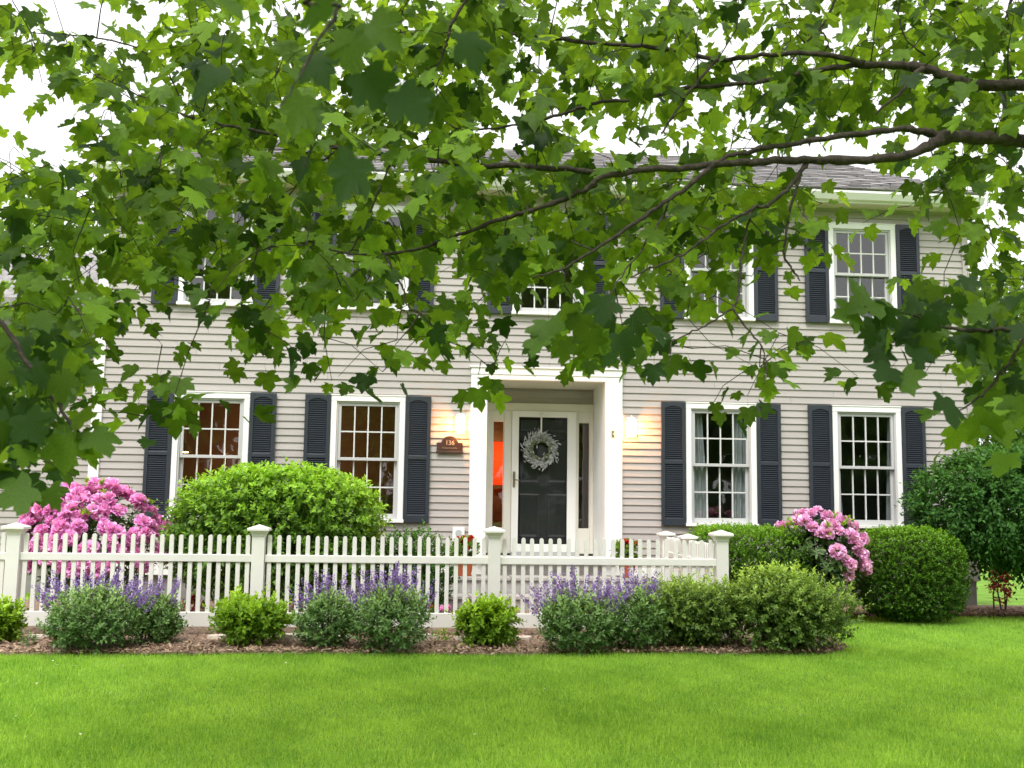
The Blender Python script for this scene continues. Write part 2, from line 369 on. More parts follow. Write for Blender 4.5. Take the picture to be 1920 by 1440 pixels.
def clap(mb, xa, xb, za, zb, z0, fy=FY):
    """piece of a bevelled clapboard whose full course runs z0 .. z0+PITCH"""
    def fr(z): return fy-.020+.018*(z-z0)/PITCH
    mb.prism_x([(fr(za),za),(fy+.03,za),(fy+.03,zb),(fr(zb),zb)], xa, xb)
jr=random.Random(77)
def course(z0, xa, xb, ops, fy=FY, top=99):
    z1=min(z0+PITCH, top)
    cuts=sorted({xa,xb}|{c for o in ops for c in o[:2] if xa<c<xb})
    segs=[]
    for a,b in zip(cuts[:-1],cuts[1:]):
        mid=(a+b)/2; free=[(z0,z1)]
        for o in ops:
            if o[0]<mid<o[1]:
                nf=[]
                for p,q in free:
                    if o[3]<=p or o[2]>=q: nf.append((p,q)); continue
                    if p<o[2]: nf.append((p,o[2]))
                    if q>o[3]: nf.append((o[3],q))
                free=nf
        for p,q in free: segs.append([a,b,p,q])
    mer=[]
    for s_ in segs:
        if mer and mer[-1][1]==s_[0] and mer[-1][2:]==s_[2:]: mer[-1][1]=s_[1]
        else: mer.append(s_)
    out=[]
    for a,b,p,q in mer:
        x=a; first=True
        while x<b-1e-6:
            e=min(b, x+(jr.uniform(1.2,3.9) if first else jr.uniform(3.0,3.9))); first=False
            if b-e<.5: e=b
            mb=MB(); clap(mb,x,e-(.003 if e<b else 0),p,q,z0,fy); out.append(mb); x=e
    return out
z=SB
while z<ST-.005:
    for mb in course(z,XL+.11,XR-.07,openings,top=ST): hpart('clapboard', mb, M['siding'])
    z+=PITCH
# foundation, water table, corner boards, frieze
for a,b in ((XL+.03,ENT[0]-.1),(ENT[1]+.1,XR)):
    mb=MB(); mb.box(a,b,FY+.03,18.3,-.2,SB); hpart('foundation',mb,M['concrete'])
for a,b in ((XL,ENT[0]),(ENT[1],3.6)):
    mb=MB(); mb.box(a,b,FY-.045,FY+.028,SB-.03,SB+.115); hpart('water_table',mb,M['white'])
mb=MB(); mb.box(XL-.02,XL+.12,FY-.042,FY+.10,SB-.03,ST-.002); hpart('corner_board',mb,M['white'])
mb=MB(); mb.box(XR-.075,XR+.02,FY-.04,FY+.10,SB-.03,ST-.002); hpart('corner_board',mb,M['siding'])
mb=MB(); mb.box(XR-.05,XR,FY+.1,18.3,SB,ST-.002); mb.box(XL+.0,XL+.05,FY+.1,18.3,SB,ST-.002); mb.box(XL+.05,XR-.05,18.25,18.3,SB,ST-.002); hpart('rear_wall',mb,M['siding'])

# windows
def mullion_grid(mb,x0,x1,z0,z1,nx,nz,y0,y1,w=.019):
    for i in range(1,nx):
        x=x0+(x1-x0)*i/nx; mb.box(x-w/2,x+w/2,y0,y1,z0,z1)
    for j in range(1,nz):
        z=z0+(z1-z0)*j/nz
        for i in range(nx):
            a=x0+(x1-x0)*i/nx+(w/2 if i else 0); b=x0+(x1-x0)*(i+1)/nx-(w/2 if i<nx-1 else 0)
            mb.box(a,b,y0+.002,y1-.002,z-w/2,z+w/2)
def window(cx,z0,z1):
    x0,x1=cx-WW/2,cx+WW/2; c=.078
    mb=MB()
    mb.box(x0,x0+c,FY-.055,FY+.13,z0+.045,z1-c); mb.box(x1-c,x1,FY-.055,FY+.13,z0+.045,z1-c)
    mb.box(x0,x1,FY-.057,FY+.13,z1-c,z1); mb.box(x0-.008,x1+.008,FY-.066,FY+.13,z1+.0005,z1+.018)
    mb.box(x0-.012,x1+.012,FY-.085,FY+.13,z0,z0+.044)
    w=hpart('window',mb,M['white'],bevel=.004)
    a,b=x0+c+.001,x1-c-.001; zb,zt=z0+.045,z1-c-.001; zm=(zb+zt)/2+.01
    # frame liner
    mb=MB(); mb.box(a,a+.022,FY-.03,FY+.12,zb,zt); mb.box(b-.022,b,FY-.03,FY+.12,zb,zt); mb.box(a+.022,b-.022,FY-.03,FY+.12,zt-.022,zt)
    hpart('window_frame',mb,M['sash'],w)
    a+=.023; b-=.023; zt-=.023
    for nm,s0,s1,y in (('upper_sash',zm-.018,zt,FY-.012),('lower_sash',zb,zm+.022,FY+.045)):
        st=.042; rb=.042 if nm=='upper_sash' else .075
        mb=MB(); mb.box(a,a+st,y,y+.04,s0,s1); mb.box(b-st,b,y,y+.04,s0,s1); mb.box(a+st,b-st,y,y+.04,s1-.04,s1); mb.box(a+st,b-st,y-.003,y+.04,s0,s0+rb)
        hpart(nm,mb,M['sash'],w,bevel=.003)
        ga,gb,g0,g1=a+st,b-st,s0+rb,s1-.04
        mb=MB(); mullion_grid(mb,ga,gb,g0,g1,4,2,y+.006,y+.032); hpart('muntin_grid',mb,M['muntin'],w)
        for i in range(4):
            for j in range(2):
                p=MB(); xa=ga+(gb-ga)*i/4; xb=ga+(gb-ga)*(i+1)/4; za=g0+(g1-g0)*j/2; zc=g0+(g1-g0)*(j+1)/2
                dx=rng.normal(0,.0012); dz=rng.normal(0,.0012)
                p.add([(xa,y+.018+dx,za),(xb,y+.018-dx,za),(xb,y+.018-dx+dz,zc),(xa,y+.018+dx+dz,zc)],[(0,1,2,3)])
                hpart('pane',p,M['glass'],w)
    return w
rng=np.random.default_rng(21)
for wv in WIN: window(*wv)
# shutters
def shutter(x0,x1,z0,z1):
    st=.052; zt=z1-.085; zm=z0+(z1-z0)*.51
    mb=MB(); y0,y1=FY-.072,FY-.028
    mb.box(x0,x0+st,y0,y1,z0,z1); mb.box(x1-st,x1,y0,y1,z0,z1)
    mb.box(x0+st,x1-st,y0+.002,y1,z0,z0+.105); mb.box(x0+st,x1-st,y0+.002,y1,zm-.028,zm+.028)
    n=10; arc=[(x0+st+(x1-x0-2*st)*i/n, zt-.02+.045*math.sin(PI*i/n)**.8) for i in range(n+1)]
    mb.prism_y(arc+[(x1-st,z1),(x0+st,z1)],y0+.002,y1)
    s=hpart('shutter',mb,M['shutter'],bevel=.004)
    lv=MB()
    for a,b in ((z0+.105,zm-.028),(zm+.028,zt+.03)):
        k=round((b-a)/.0305)
        for i in range(k):
            z=a+(b-a)*i/k; h=(b-a)/k
            lv.add([(x0+st,y0+.008,z),(x1-st,y0+.008,z),(x1-st,y0+.034,z+h*.98),(x0+st,y0+.034,z+h*.98),(x0+st,y0+.008,z+.007),(x1-st,y0+.008,z+.007)],[(0,1,5,4),(4,5,2,3),(0,3,2,1)])
    lv.box(x0+st,x1-st,y0+.036,y1-.002,z0+.1,z1-.06)
    o=hpart('louvers',lv,M['shutter'],s); o['kind']='stuff'
for cx,z0,z1 in WIN:
    x0,x1=cx-WW/2,cx+WW/2
    shutter(x0-.366,x0-.004,z0+.005,z1+.012); shutter(x1+.004,x1+.366,z0+.005,z1+.012)

# entry surround, recess and door
RB=16.32
mb=MB(); ex0,ex1,ez=ENT; ix0,ix1,iz=0.924,2.637,3.237
mb.box(ex0,ix0,FY-.07,FY+.06,0.46,iz); mb.box(ix1,ex1,FY-.07,FY+.06,0.46,iz)
mb.box(ex0,ex1,FY-.072,FY+.06,iz,iz+.07); mb.box(ex0-.004,ex1+.004,FY-.082,FY+.06,iz+.072,ez)
mb.box(ex0-.02,ex1+.02,FY-.10,FY+.06,ez+.001,ez+.022)
hpart('entry_surround',mb,M['white'],bevel=.004)
for a,b in ((ix0-.05,ix0),(ix1,ix1+.05)):
    mb=MB(); mb.box(a,b,FY+.06,RB,0.5,iz); hpart('entry_side_wall',mb,M['white'])
mb=MB(); mb.box(ix0,ix1,FY+.06,RB,iz-.001,iz+.05); hpart('entry_ceiling',mb,M['soffit'])
z=3.0
for k in range(3):
    mb=MB(); z1=min(z+PITCH,iz-.002)
    mb.prism_x([(RB-.021,z),(RB+.03,z),(RB+.03,z1),(RB-.003,z1)],ix0,ix1); hpart('clapboard',mb,M['siding']); z+=PITCH
mb=MB()   # door casing, mullions, transom board, sidelight panels
dz=3.004; T=0.72
mb.box(ix0+.001,ix1-.001,RB-.05,RB+.05,2.885,dz)
for a,b in ((ix0+.002,1.08),(1.255,1.37),(2.365,2.40),(2.585,ix1-.002)): mb.box(a,b,RB-.045,RB+.05,T,2.884)
for a,b in ((1.08,1.255),(2.40,2.585)):
    mb.box(a,b,RB-.035,RB+.05,2.73,2.883); mb.box(a,b,RB-.03,RB+.05,T,1.09)
hpart('door_casing',mb,M['cream'],bevel=.004)
for a,b in ((1.08,1.255),(2.40,2.585)):
    mb=MB(); s=.012
    mb.box(a,a+s,RB-.02,RB+.03,1.091,2.729); mb.box(b-s,b,RB-.02,RB+.03,1.091,2.729); mb.box(a+s,b-s,RB-.02,RB+.03,1.091,1.103); mb.box(a+s,b-s,RB-.02,RB+.03,2.717,2.729)
    sd=hpart('sidelight',mb,M['cream'])
    p=MB(); p.add([(a+s,RB,1.103),(b-s,RB,1.103),(b-s,RB,2.717),(a+s,RB,2.717)],[(0,1,2,3)]); hpart('pane',p,M['glass'],sd)
mb=MB(); mb.box(1.372,2.363,RB-.075,RB+.06,T-.03,T+.02); mb.box(ix0,ix1,RB+.051,RB+.088,.55,T+.03); hpart('threshold',mb,M['plasticgrey'])
d0,d1=1.362,2.373
mb=MB(); mb.box(d0,d1,RB+.03,RB+.075,T+.022,2.86)
fd=hpart('front_door',mb,M['door'])
cm=(d0+d1)/2
for pz0,pz1 in ((2.56,2.77),(1.78,2.46),(0.95,1.62)):
    for pa,pb in ((d0+.13,cm-.06),(cm+.06,d1-.13)):
        q=MB(); yo=RB+.03
        q.add([(pa,yo-.002,pz0),(pb,yo-.002,pz0),(pb,yo-.002,pz1),(pa,yo-.002,pz1),
               (pa+.02,yo-.012,pz0+.02),(pb-.02,yo-.012,pz0+.02),(pb-.02,yo-.012,pz1-.02),(pa+.02,yo-.012,pz1-.02),
               (pa+.05,yo-.004,pz0+.05),(pb-.05,yo-.004,pz0+.05),(pb-.05,yo-.004,pz1-.05),(pa+.05,yo-.004,pz1-.05)],
              [(0,1,5,4),(1,2,6,5),(2,3,7,6),(3,0,4,7),(4,5,9,8),(5,6,10,9),(6,7,11,10),(7,4,8,11),(8,9,10,11)])
        hpart('door_panel',q,M['door'],fd)
mb=MB(); s0,s1=1.372,2.363; ys=RB-.072
mb.box(s0,1.478,ys,ys+.035,T+.022,2.883); mb.box(2.226,s1,ys,ys+.035,T+.022,2.883); mb.box(1.478,2.226,ys,ys+.035,2.79,2.883); mb.box(1.478,2.226,ys,ys+.035,T+.022,.86)
sdoor=hpart('storm_door',mb,M['white'],bevel=.004)
p=MB(); p.add([(1.478,ys+.018,.86),(2.226,ys+.018,.86),(2.226,ys+.018,2.79),(1.478,ys+.018,2.79)],[(0,1,2,3)]); hpart('glass_panel',p,M['stormglass'],sdoor)
mb=MB(); mb.box(1.392,1.428,ys-.012,ys,1.71,1.95); mb.tube([(1.41,ys-.012,1.83),(1.41,ys-.05,1.83),(1.49,ys-.055,1.815)],[.011,.011,.009],8); mb.tube([(1.41,ys-.012,1.905),(1.41,ys-.03,1.905)],.014,8)
hpart('door_handle',mb,M['brass'],sdoor)
# stoop
mb=MB(); mb.box(ix0-.1,ix1+.1,FY-.02,RB+.1,.0,T-.032); hpart('stoop',mb,M['stone'],bevel=.01)
mb=MB(); mb.box(ix0-.14,ix1+.14,FY-.19,FY+.12,T-.03,T+.0); hpart('stoop_cap',mb,M['cream'],bevel=.01)
for zz,y0,xa,xb in ((.47,14.55,.25,3.25),(.25,14.15,.15,3.3)):
    mb=MB(); mb.box(xa,xb,y0+.03,FY-.04,-.05,zz-.05); st=hpart('step',mb,M['stone'],bevel=.008)
    k=6
    for i in range(k):
        a=xa-.02+(xb-xa+.04)*i/k; b=xa-.02+(xb-xa+.04)*(i+1)/k
        q=MB(); q.box(a+.004,b-.004,y0,y0+.42,zz-.048,zz+rng.normal(0,.002)); hpart('tread_stone',q,M['stone'],st,bevel=.008)

# roof
E0=14.83; ez0,ez1=5.975,6.135; xa,xb=XL-.06,XR+.06; RY,RZ=16.85,7.23; rxa,rxb=-2.92,6.76; EB=2*RY-E0
mb=MB(); mb.box(xa,xb,E0+.12,FY+.03,ST-.004,ST+.02); mb.box(xa,XL,FY+.03,EB,ST-.004,ST+.02); mb.box(XR,xb,FY+.03,EB,ST-.004,ST+.02); hpart('soffit',mb,M['soffit'])
mb=MB(); mb.box(xa,xb,E0+.10,E0+.12,ST-.02,ez1-.02); mb.box(xa-.02,xa,E0+.12,EB,ST-.02,ez1-.02); mb.box(xb,xb+.02,E0+.12,EB,ST-.02,ez1-.02); hpart('fascia',mb,M['white'])
mb=MB(); mb.prism_x([(E0-.01,ez1-.012),(E0-.02,ez1-.05),(E0+.035,ez0+.02),(E0+.098,ez0+.015),(E0+.098,ez1-.012),(E0+.09,ez1-.012),(E0+.085,ez0+.05),(E0+.01,ez1-.045)],xa-.02,xb+.02); hpart('gutter',mb,M['white'])
mb=MB()
c=[(xa-.03,E0-.03,ez1),(xb+.03,E0-.03,ez1),(xb+.03,EB,ez1),(xa-.03,EB,ez1),(rxa,RY,RZ),(rxb,RY,RZ)]
mb.add(c,[(0,1,5,4),(1,2,5),(2,3,4,5),(3,0,4),(3,2,1,0)]); roof=hpart('roof',mb,M['roof'])
rs=random.Random(4); sh=MB()
def slope_shingles(p0,p1,q1,q0,rows):
    p0,p1,q0,q1=map(np.array,(p0,p1,q0,q1)); nrm=np.cross(p1-p0,q0-p0); nrm/=np.linalg.norm(nrm)
    for r in range(rows):
        a0=p0+(q0-p0)*r/rows; a1=p1+(q1-p1)*r/rows; b0=p0+(q0-p0)*(r+1)/rows; b1=p1+(q1-p1)*(r+1)/rows
        L=np.linalg.norm(a1-a0); k=max(1,int(L/.30)); off=rs.random()*.5
        for i in range(k+1):
            u0=max(0,(i-off)/k); u1=min(1,(i+1-off)/k)
            if u1-u0<.01: continue
            h=.004+rs.random()*.012; g=.004/max(L,.1)
            A=a0+(a1-a0)*(u0+g)+nrm*(h+.012); B=a0+(a1-a0)*(u1-g)+nrm*(h+.012)
            Cc=b0+(b1-b0)*(u1-g)+nrm*.004; Dd=b0+(b1-b0)*(u0+g)+nrm*.004
            sh.add([A,B,Cc,Dd,A-nrm*h*1.6,B-nrm*h*1.6],[(0,1,2,3),(4,5,1,0)],rs.random())
slope_shingles(c[0],c[1],c[5],c[4],17); slope_shingles(c[1],c[2],c[5],c[5],15); slope_shingles(c[3],c[0],c[4],c[4],15)
M['shingle']=mat('shingle_granules',(0.22,0.21,0.215),.95,.15,.25,40,.5,150,tint=(0.38,0.36,0.365))
o=hpart('shingles',sh,M['shingle'],roof,tint=True); o['kind']='stuff'
# interior rooms seen through the glass
def room(name,x0,x1,y0,y1,z0,z1,m):
    mb=MB(); mb.add([(x0,y0,z0),(x1,y0,z0),(x1,y1,z0),(x0,y1,z0),(x0,y0,z1),(x1,y0,z1),(x1,y1,z1),(x0,y1,z1)],[(0,1,2,3),(4,7,6,5),(1,5,6,2),(2,6,7,3),(0,3,7,4)])
    return hpart(name,mb,m)
room('dining_room',-4.5,.80,FY+.14,18.2,.62,3.05,M['wallorange'])
room('hallway',.82,2.75,RB+.09,18.2,.66,3.05,M['wallred'])
room('sitting_room',2.78,8.12,FY+.14,18.2,.62,3.05,M['walldark'])
room('upper_rooms',-4.5,8.12,FY+.14,18.2,3.5,5.9,M['walldark'])
mb=MB(); mb.box(.83,2.74,17.9,18.15,1.72,1.78); mb.box(.83,2.74,17.95,18.19,.67,1.60); hpart('hall_cabinet',mb,M['wood'])
mb=MB(); mb.box(.83,2.74,18.0,18.19,2.52,3.04); hpart('hall_bulkhead',mb,M['wood'])
mb=MB(); mb.box(1.75,2.745,17.0,17.1,.67,3.04); hpart('hall_light_blocker',mb,M['door'])  # added dark sheet: blocks the red hall glow from the right sidelight
mb=MB()
for px,py in ((-3.6,17.6),(-2.2,17.6),(-1.0,17.7),(.2,17.6)):
    mb.box(px-.25,px+.25,py-.03,py+.03,1.05,1.75); mb.box(px-.25,px+.25,py-.5,py+.03,1.0,1.06)
mb.box(-3.4,0.2,16.6,17.2,1.30,1.36); hpart('dining_furniture',mb,M['wood'])
# curtains
def curtain(x0,x1,xt0,xt1,z0,z1,y):
    mb=MB(); n=26; vs=[]
    for j in range(9):
        t=j/8; z=z1+(z0-z1)*t
        for i in range(n+1):
            u=i/n; k=min(t*1.15,1)**1.2
            x=(x0+(x1-x0)*u)*(1-k)+(xt0+(xt1-xt0)*u)*k
            vs.append((x,y+.022*math.sin(u*11*PI/2+j*.15),z))
    fs=[(j*(n+1)+i,j*(n+1)+i+1,(j+1)*(n+1)+i+1,(j+1)*(n+1)+i) for j in range(8) for i in range(n)]
    mb.add(vs,fs); return mb
for cx,w0,w1 in ((4.355,.17,.28),(6.555,.02,.09)):
    a,b=cx-.42,cx+.42
    hpart('curtain',curtain(a,a+w0,a,a+w1*.95,1.22,2.88,FY+.125),M['curtain'],smooth=True)
    hpart('curtain',curtain(b-w0,b,b-w1*.8,b,1.22,2.88,FY+.125),M['curtain'],smooth=True)
# left wing, set back
wy=17.0
z=SB
while z<4.35:
    mb=MB(); clap(mb,-10.5,XL-.021,z,z+PITCH,z,wy); hpart('clapboard',mb,M['siding']); z+=PITCH
mb=MB(); mb.box(-10.5,XL-.021,wy+.031,18.3,-.1,4.4); hpart('wing_wall',mb,M['concrete'])
mb=MB(); mb.prism_x([(wy-.35,4.36),(wy-.35,4.5),(18.3,5.6),(18.3,4.4)],-10.8,XL-.03); hpart('wing_roof',mb,M['roof'])

# ------------------------------------------------------------------ things on the house
def lantern(x, z, label):
    t=thing('wall_lantern',(x,FY-.02,z),label,'wall light','lit porch lanterns beside the front door')
    mb=MB(); mb.box(-.055,.055,-.012,.0,-.11,.13); mb.tube([(0,-.005,.115),(0,-.05,.15),(0,-.095,.12)],.009,8); t0=mb.build('bracket',M['white'],t,bevel=.003)
    w=.058; y=-.085
    mb=MB()
    for sx in (-1,1):
        for sy in (-1,1): mb.box(sx*w-.007,sx*w+.007,y+sy*w-.007,y+sy*w+.007,-.125,.075)
    for a,b,c_,d_ in ((-w-.008,w+.008,y-w-.008,y-w+.008),(-w-.008,w+.008,y+w-.008,y+w+.008),(-w-.008,-w+.008,y-w+.0085,y+w-.0085),(w-.008,w+.008,y-w+.0085,y+w-.0085)): mb.box(a,b,c_,d_,-.138,-.1255)
    mb.box(-w-.018,w+.018,y-w-.018,y+w+.018,.0755,.09)
    mb.add([(-w,y-w,.0905),(w,y-w,.0905),(w,y+w,.0905),(-w,y+w,.0905),(-.02,y-.02,.125),(.02,y-.02,.125),(.02,y+.02,.125),(-.02,y+.02,.125)],[(0,1,5,4),(1,2,6,5),(2,3,7,6),(3,0,4,7),(4,5,6,7)])
    mb.build('frame',M['white'],t)
    for sx,sy in ((0,-1),(1,0),(-1,0)):
        p=MB()
        if sx: p.add([(sx*w,y-w+.008,-.125),(sx*w,y+w-.008,-.125),(sx*w,y+w-.008,.075),(sx*w,y-w+.008,.075)],[(0,1,2,3)])
        else: p.add([(-w+.008,y-w,-.125),(w-.008,y-w,-.125),(w-.008,y-w,.075),(-w+.008,y-w,.075)],[(0,1,2,3)])
        p.build('pane',M['glass'],t)
    mb=MB(); mb.lathe([(.006,-.105),(.022,-.09),(.029,-.065),(.026,-.04),(.014,-.01),(.012,.07)],0,y,14); mb.build('bulb',M['bulb'],t,smooth=True)
    return t
lantern(.545,2.60,'lit white porch lantern above the house-number plaque')
lantern(3.02,2.60,'lit white porch lantern between entry and right-hand shutter')
# plaque
t=thing('house_number_plaque',(.397,FY-.03,2.18),'arched brown house-number plaque reading 136 on the clapboards','plaque')
mb=MB(); pts=[(-.185,0),(.185,0),(.185,.135),(.12,.135)]+[(.118*math.cos(a),.135+.095*math.sin(a)) for a in np.linspace(.12,PI-.12,14)]+[(-.12,.135),(-.185,.135)]
mb.prism_y(pts,-.018,.0); mb.build('plate',M['bronze'],t,bevel=.004)
mb=MB(); mb.box(-.195,.195,-.028,-.0185,-.022,.012); mb.build('ledge',M['bronze'],t,bevel=.003)
def text_mesh(body,size,x,z,y,m,parent,name):
    cu=bpy.data.curves.new(name,'FONT'); cu.body=body; cu.size=size; cu.align_x='CENTER'; cu.extrude=.003
    o=bpy.data.objects.new(name,cu); COL.objects.link(o); bpy.context.view_layer.update()
    me=bpy.data.meshes.new_from_object(o.evaluated_get(bpy.context.evaluated_depsgraph_get())); bpy.data.objects.remove(o)
    me.materials.clear(); me.materials.append(m)
    q=bpy.data.objects.new(name,me); COL.objects.link(q); q.parent=parent; q.location=(x,y,z); q.rotation_euler=(PI/2,0,0); return q
for ch,x in (('1',-.042),('3',0.0),('6',.045)): text_mesh(ch,.095,x,.100,-.020,M['gold'],t,'numeral')
mb=MB(); q=random.Random(2)
for i in range(11):
    x=-.10+.02*i; h=.012 if i not in (0,9) else .026
    mb.tube([(x-.007,-.021,.05),(x-.003,-.021,.05+h),(x+.003,-.021,.048+q.random()*.006),(x+.008,-.021,.05+h*.7)],.0022,5)
mb.build('street_lettering',M['gold'],t)
# white utility box
t=thing('utility_box',(.545,FY-.02,.92),'small white wall box with round grey face beside the entry','electrical box')
mb=MB(); mb.box(-.085,.085,-.06,0,0,.2); mb.build('housing',M['white'],t,bevel=.008)
mb=MB(); mb.prism_y([(.045*math.cos(a),.12+.045*math.sin(a)) for a in np.linspace(0,2*PI,20,endpoint=False)],-.068,-.0605); mb.build('cover',M['plasticgrey'],t)
# doorbell
t=thing('doorbell',(2.752,FY-.072,2.43),'small brass doorbell on the white right-hand entry post','doorbell')
mb=MB(); mb.box(-.02,.02,-.012,0,0,.10); mb.build('backplate',M['brass'],t,bevel=.003)
mb=MB(); mb.prism_y([(.01*math.cos(a),.05+.01*math.sin(a)) for a in np.linspace(0,2*PI,12,endpoint=False)],-.02,-.0125); mb.build('button',M['white'],t)
# wreath
rng=np.random.default_rng(9)
wc=P(1013,843,RB-.1); t=thing('door_wreath',tuple(wc),'frosted grey-white leaf wreath hanging on the black front door','wreath')
R0=.192
mb=MB(); mb.tube([(R0*math.cos(a),.0,R0*math.sin(a)) for a in np.linspace(0,2*PI,33)],.035,8); mb.build('ring',M['stem'],t)
def wreath_leaves(n,r,sp,m,name,sz):
    th=rng.uniform(0,2*PI,n); ph=rng.uniform(0,2*PI,n); rr=np.abs(rng.normal(0,sp,n))
    pos=np.stack([(r+rr*np.cos(ph))*np.cos(th),-.03-np.abs(rr*np.sin(ph)),(r+rr*np.cos(ph))*np.sin(th)],1)
    tang=np.stack([np.sin(th),np.zeros(n),-np.cos(th)],1); rad=np.stack([np.cos(th),np.zeros(n),np.sin(th)],1)
    ax=tang*.9+rad*rng.uniform(.1,1.0,n)[:,None]+rng.normal(0,.35,(n,3)); ax[:,1]-=.25
    v,f,tt=scatter(LANCE,pos,ax,rng.normal(0,.6,(n,3))+[0,-1,0],rng.uniform(.7,1.3,n)*sz,rng.random(n))
    o=place(name,npmesh(name,v,f,m,tt),t); o['kind']='stuff'
wreath_leaves(750,R0+.012,.046,M['wreath_a'],'frosted_leaves',.058); wreath_leaves(380,R0-.052,.022,M['wreath_b'],'sage_leaves',.05)
mb=MB()
for k in range(34):
    a=rng.uniform(0,2*PI); r=R0+rng.uniform(-.05,.095); x,z=r*math.cos(a),r*math.sin(a); q=rng.uniform(.008,.014); y=-.06
    mb.add([(x+q,y,z),(x-q,y,z),(x,y+q,z),(x,y-q,z),(x,y,z+q),(x,y,z-q)],[(0,3,4),(3,1,4),(1,2,4),(2,0,4),(3,0,5),(1,3,5),(2,1,5),(0,2,5)])
mb.build('white_berries',M['ribbon'],t)['kind']='stuff'
mb=MB(); mb.box(-.012,.012,.018,.022,R0,2.86-wc[2]); mb.add([(-.03,.0,.56),(.03,.0,.56),(.0,.0,.47),(0,-.02,.53)],[(0,2,3),(2,1,3),(1,0,3)]); mb.v=[(x+.015,y,min(z,2.875-wc[2])) for x,y,z in mb.v]; mb.build('ribbon',M['ribbon'],t)
# indoor lamp
lp=P(347,845,17.0); t=thing('dining_lamp',tuple(lp),'small lit pendant lamp seen inside the far-left ground-floor window','lamp')
mb=MB(); mb.lathe([(.05,-.03),(.035,.02),(.01,.05)],0,0,12); mb.build('bulb',M['bulbin'],t)
mb=MB(); mb.tube([(0,0,.05),(0,0,.92)],.006,6); mb.lathe([(.12,-.02),(.06,.09),(.02,.12)],0,0,16,cap=False); mb.build('lamp_shade',M['brass'],t)
def ilight(name,loc,e,c,parent,sz=.08):
    l=bpy.data.lights.new(name,'POINT'); l.energy=e; l.color=c; l.shadow_soft_size=sz; o=bpy.data.objects.new(name,l); COL.objects.link(o); o.parent=parent; o.location=loc
ilight('dining_light',(1.3,-.25,-.12),16,(1,.62,.3),t)
t=thing('hall_lamp',(1.15,17.6,2.35),'lit lamp glowing in the hall behind the left sidelight','lamp')
mb=MB(); mb.lathe([(.05,-.05),(.06,.0),(.03,.05)],.3,0,12); mb.build('bulb',M['bulbin'],t); mb=MB(); mb.tube([(.3,0,.05),(.3,0,.68)],.008,6); mb.build('cord',M['brass'],t)
ilight('hall_light',(.3,-.05,-.12),30,(1,.48,.2),t)

# ------------------------------------------------------------------ picket fence
def post(parent, x, y, top, me_cache={}):
    key=round(top,2)
    if key not in me_cache:
        mb=MB(); mb.box(-.0635,.0635,-.0635,.0635,-.15,top-.075)
        me=mb.mesh('post',M['vinyl'])
        q=MB(); a,b,c,d=.066,.078,.108,.104
        def sq(h,z): return [(-h,-h,z),(h,-h,z),(h,h,z),(-h,h,z)]
        rings=[(.068,top-.105),(.070,top-.085),(.092,top-.055),(.110,top-.048),(.110,top-.028),(.100,top-.02),(.0,top+.015)]
        vs=[];fs=[]
        for h,z in rings: vs+=sq(max(h,.001),z)
        for i in range(len(rings)-1):
            for k in range(4): fs.append((i*4+k,i*4+(k+1)%4,(i+1)*4+(k+1)%4,(i+1)*4+k))
        q.add(vs,fs); me_cache[key]=(me,q.mesh('cap',M['vinyl']))
    p=place('post',me_cache[key][0],parent,Matrix.Translation((x,y,0))); p.rotation_euler=(rf.uniform(-.006,.006),rf.uniform(-.006,.006),0)
    place('cap',me_cache[key][1],p)
rf=random.Random(8)
def picket_mesh(z0,z1):
    mb=MB(); w=.0215; n=6
    top=[(w*math.cos(PI*i/n), z1-.030+.030*math.sin(PI*i/n)**.75) for i in range(n+1)]
    mb.prism_y([(-w,z0),(w,z0)]+top,-.011,.011); return mb.mesh('picket',M['vinyl'])
PK=picket_mesh(.20,1.085); PKb=picket_mesh(.16,1.035)
def panel(parent,p0,p1,n,pk,r0,r1,b0,b1):
    p0=np.array(p0);p1=np.array(p1); d=p1-p0; L=np.linalg.norm(d); ang=math.atan2(d[1],d[0]); u=d/L
    for z0,z1 in ((r0,r1),(b0,b1)):
        mb=MB(); mb.box(.062,L-.062,-.026,.026,z0,z1)
        o=mb.build('rail',M['vinyl'],parent,bevel=.006); o.location=(p0[0],p0[1],0); o.rotation_euler=(0,0,ang)
    for i in range(n):
        s=.0635+(L-.127)*(i+.5)/n; q=p0+u*s
        o=place('picket',pk,parent,Matrix.Translation((q[0],q[1],rf.uniform(-.004,.004)))@Matrix.Rotation(ang,4,'Z')@Matrix.Rotation(rf.uniform(-.004,.004),4,'Y'))
FYF=11.35; px_=[-6.54,-4.10,-1.655,.787,3.227]
fence=thing('picket_fence',(0,0,0),'long white picket fence running in front of the house behind the flowers','fence')
for x,t_ in zip(px_,(1.17,1.165,1.18,1.19,1.178)): post(fence,x,FYF,t_)
for a,b in zip(px_[:-1],px_[1:]): panel(fence,(a,FYF),(b,FYF),24,PK,.808,.885,.15,.30)
fence2=thing('picket_fence',(0,0,0),'short white picket return running back to the house beside the clipped hedge','fence')
rp=[(3.227,FYF),(3.285,13.02),(3.385,14.62)]
for p in rp[1:]: post(fence2,p[0],p[1],1.10)
for a,b in zip(rp[:-1],rp[1:]): panel(fence2,a,b,15,PKb,.77,.84,.12,.24)

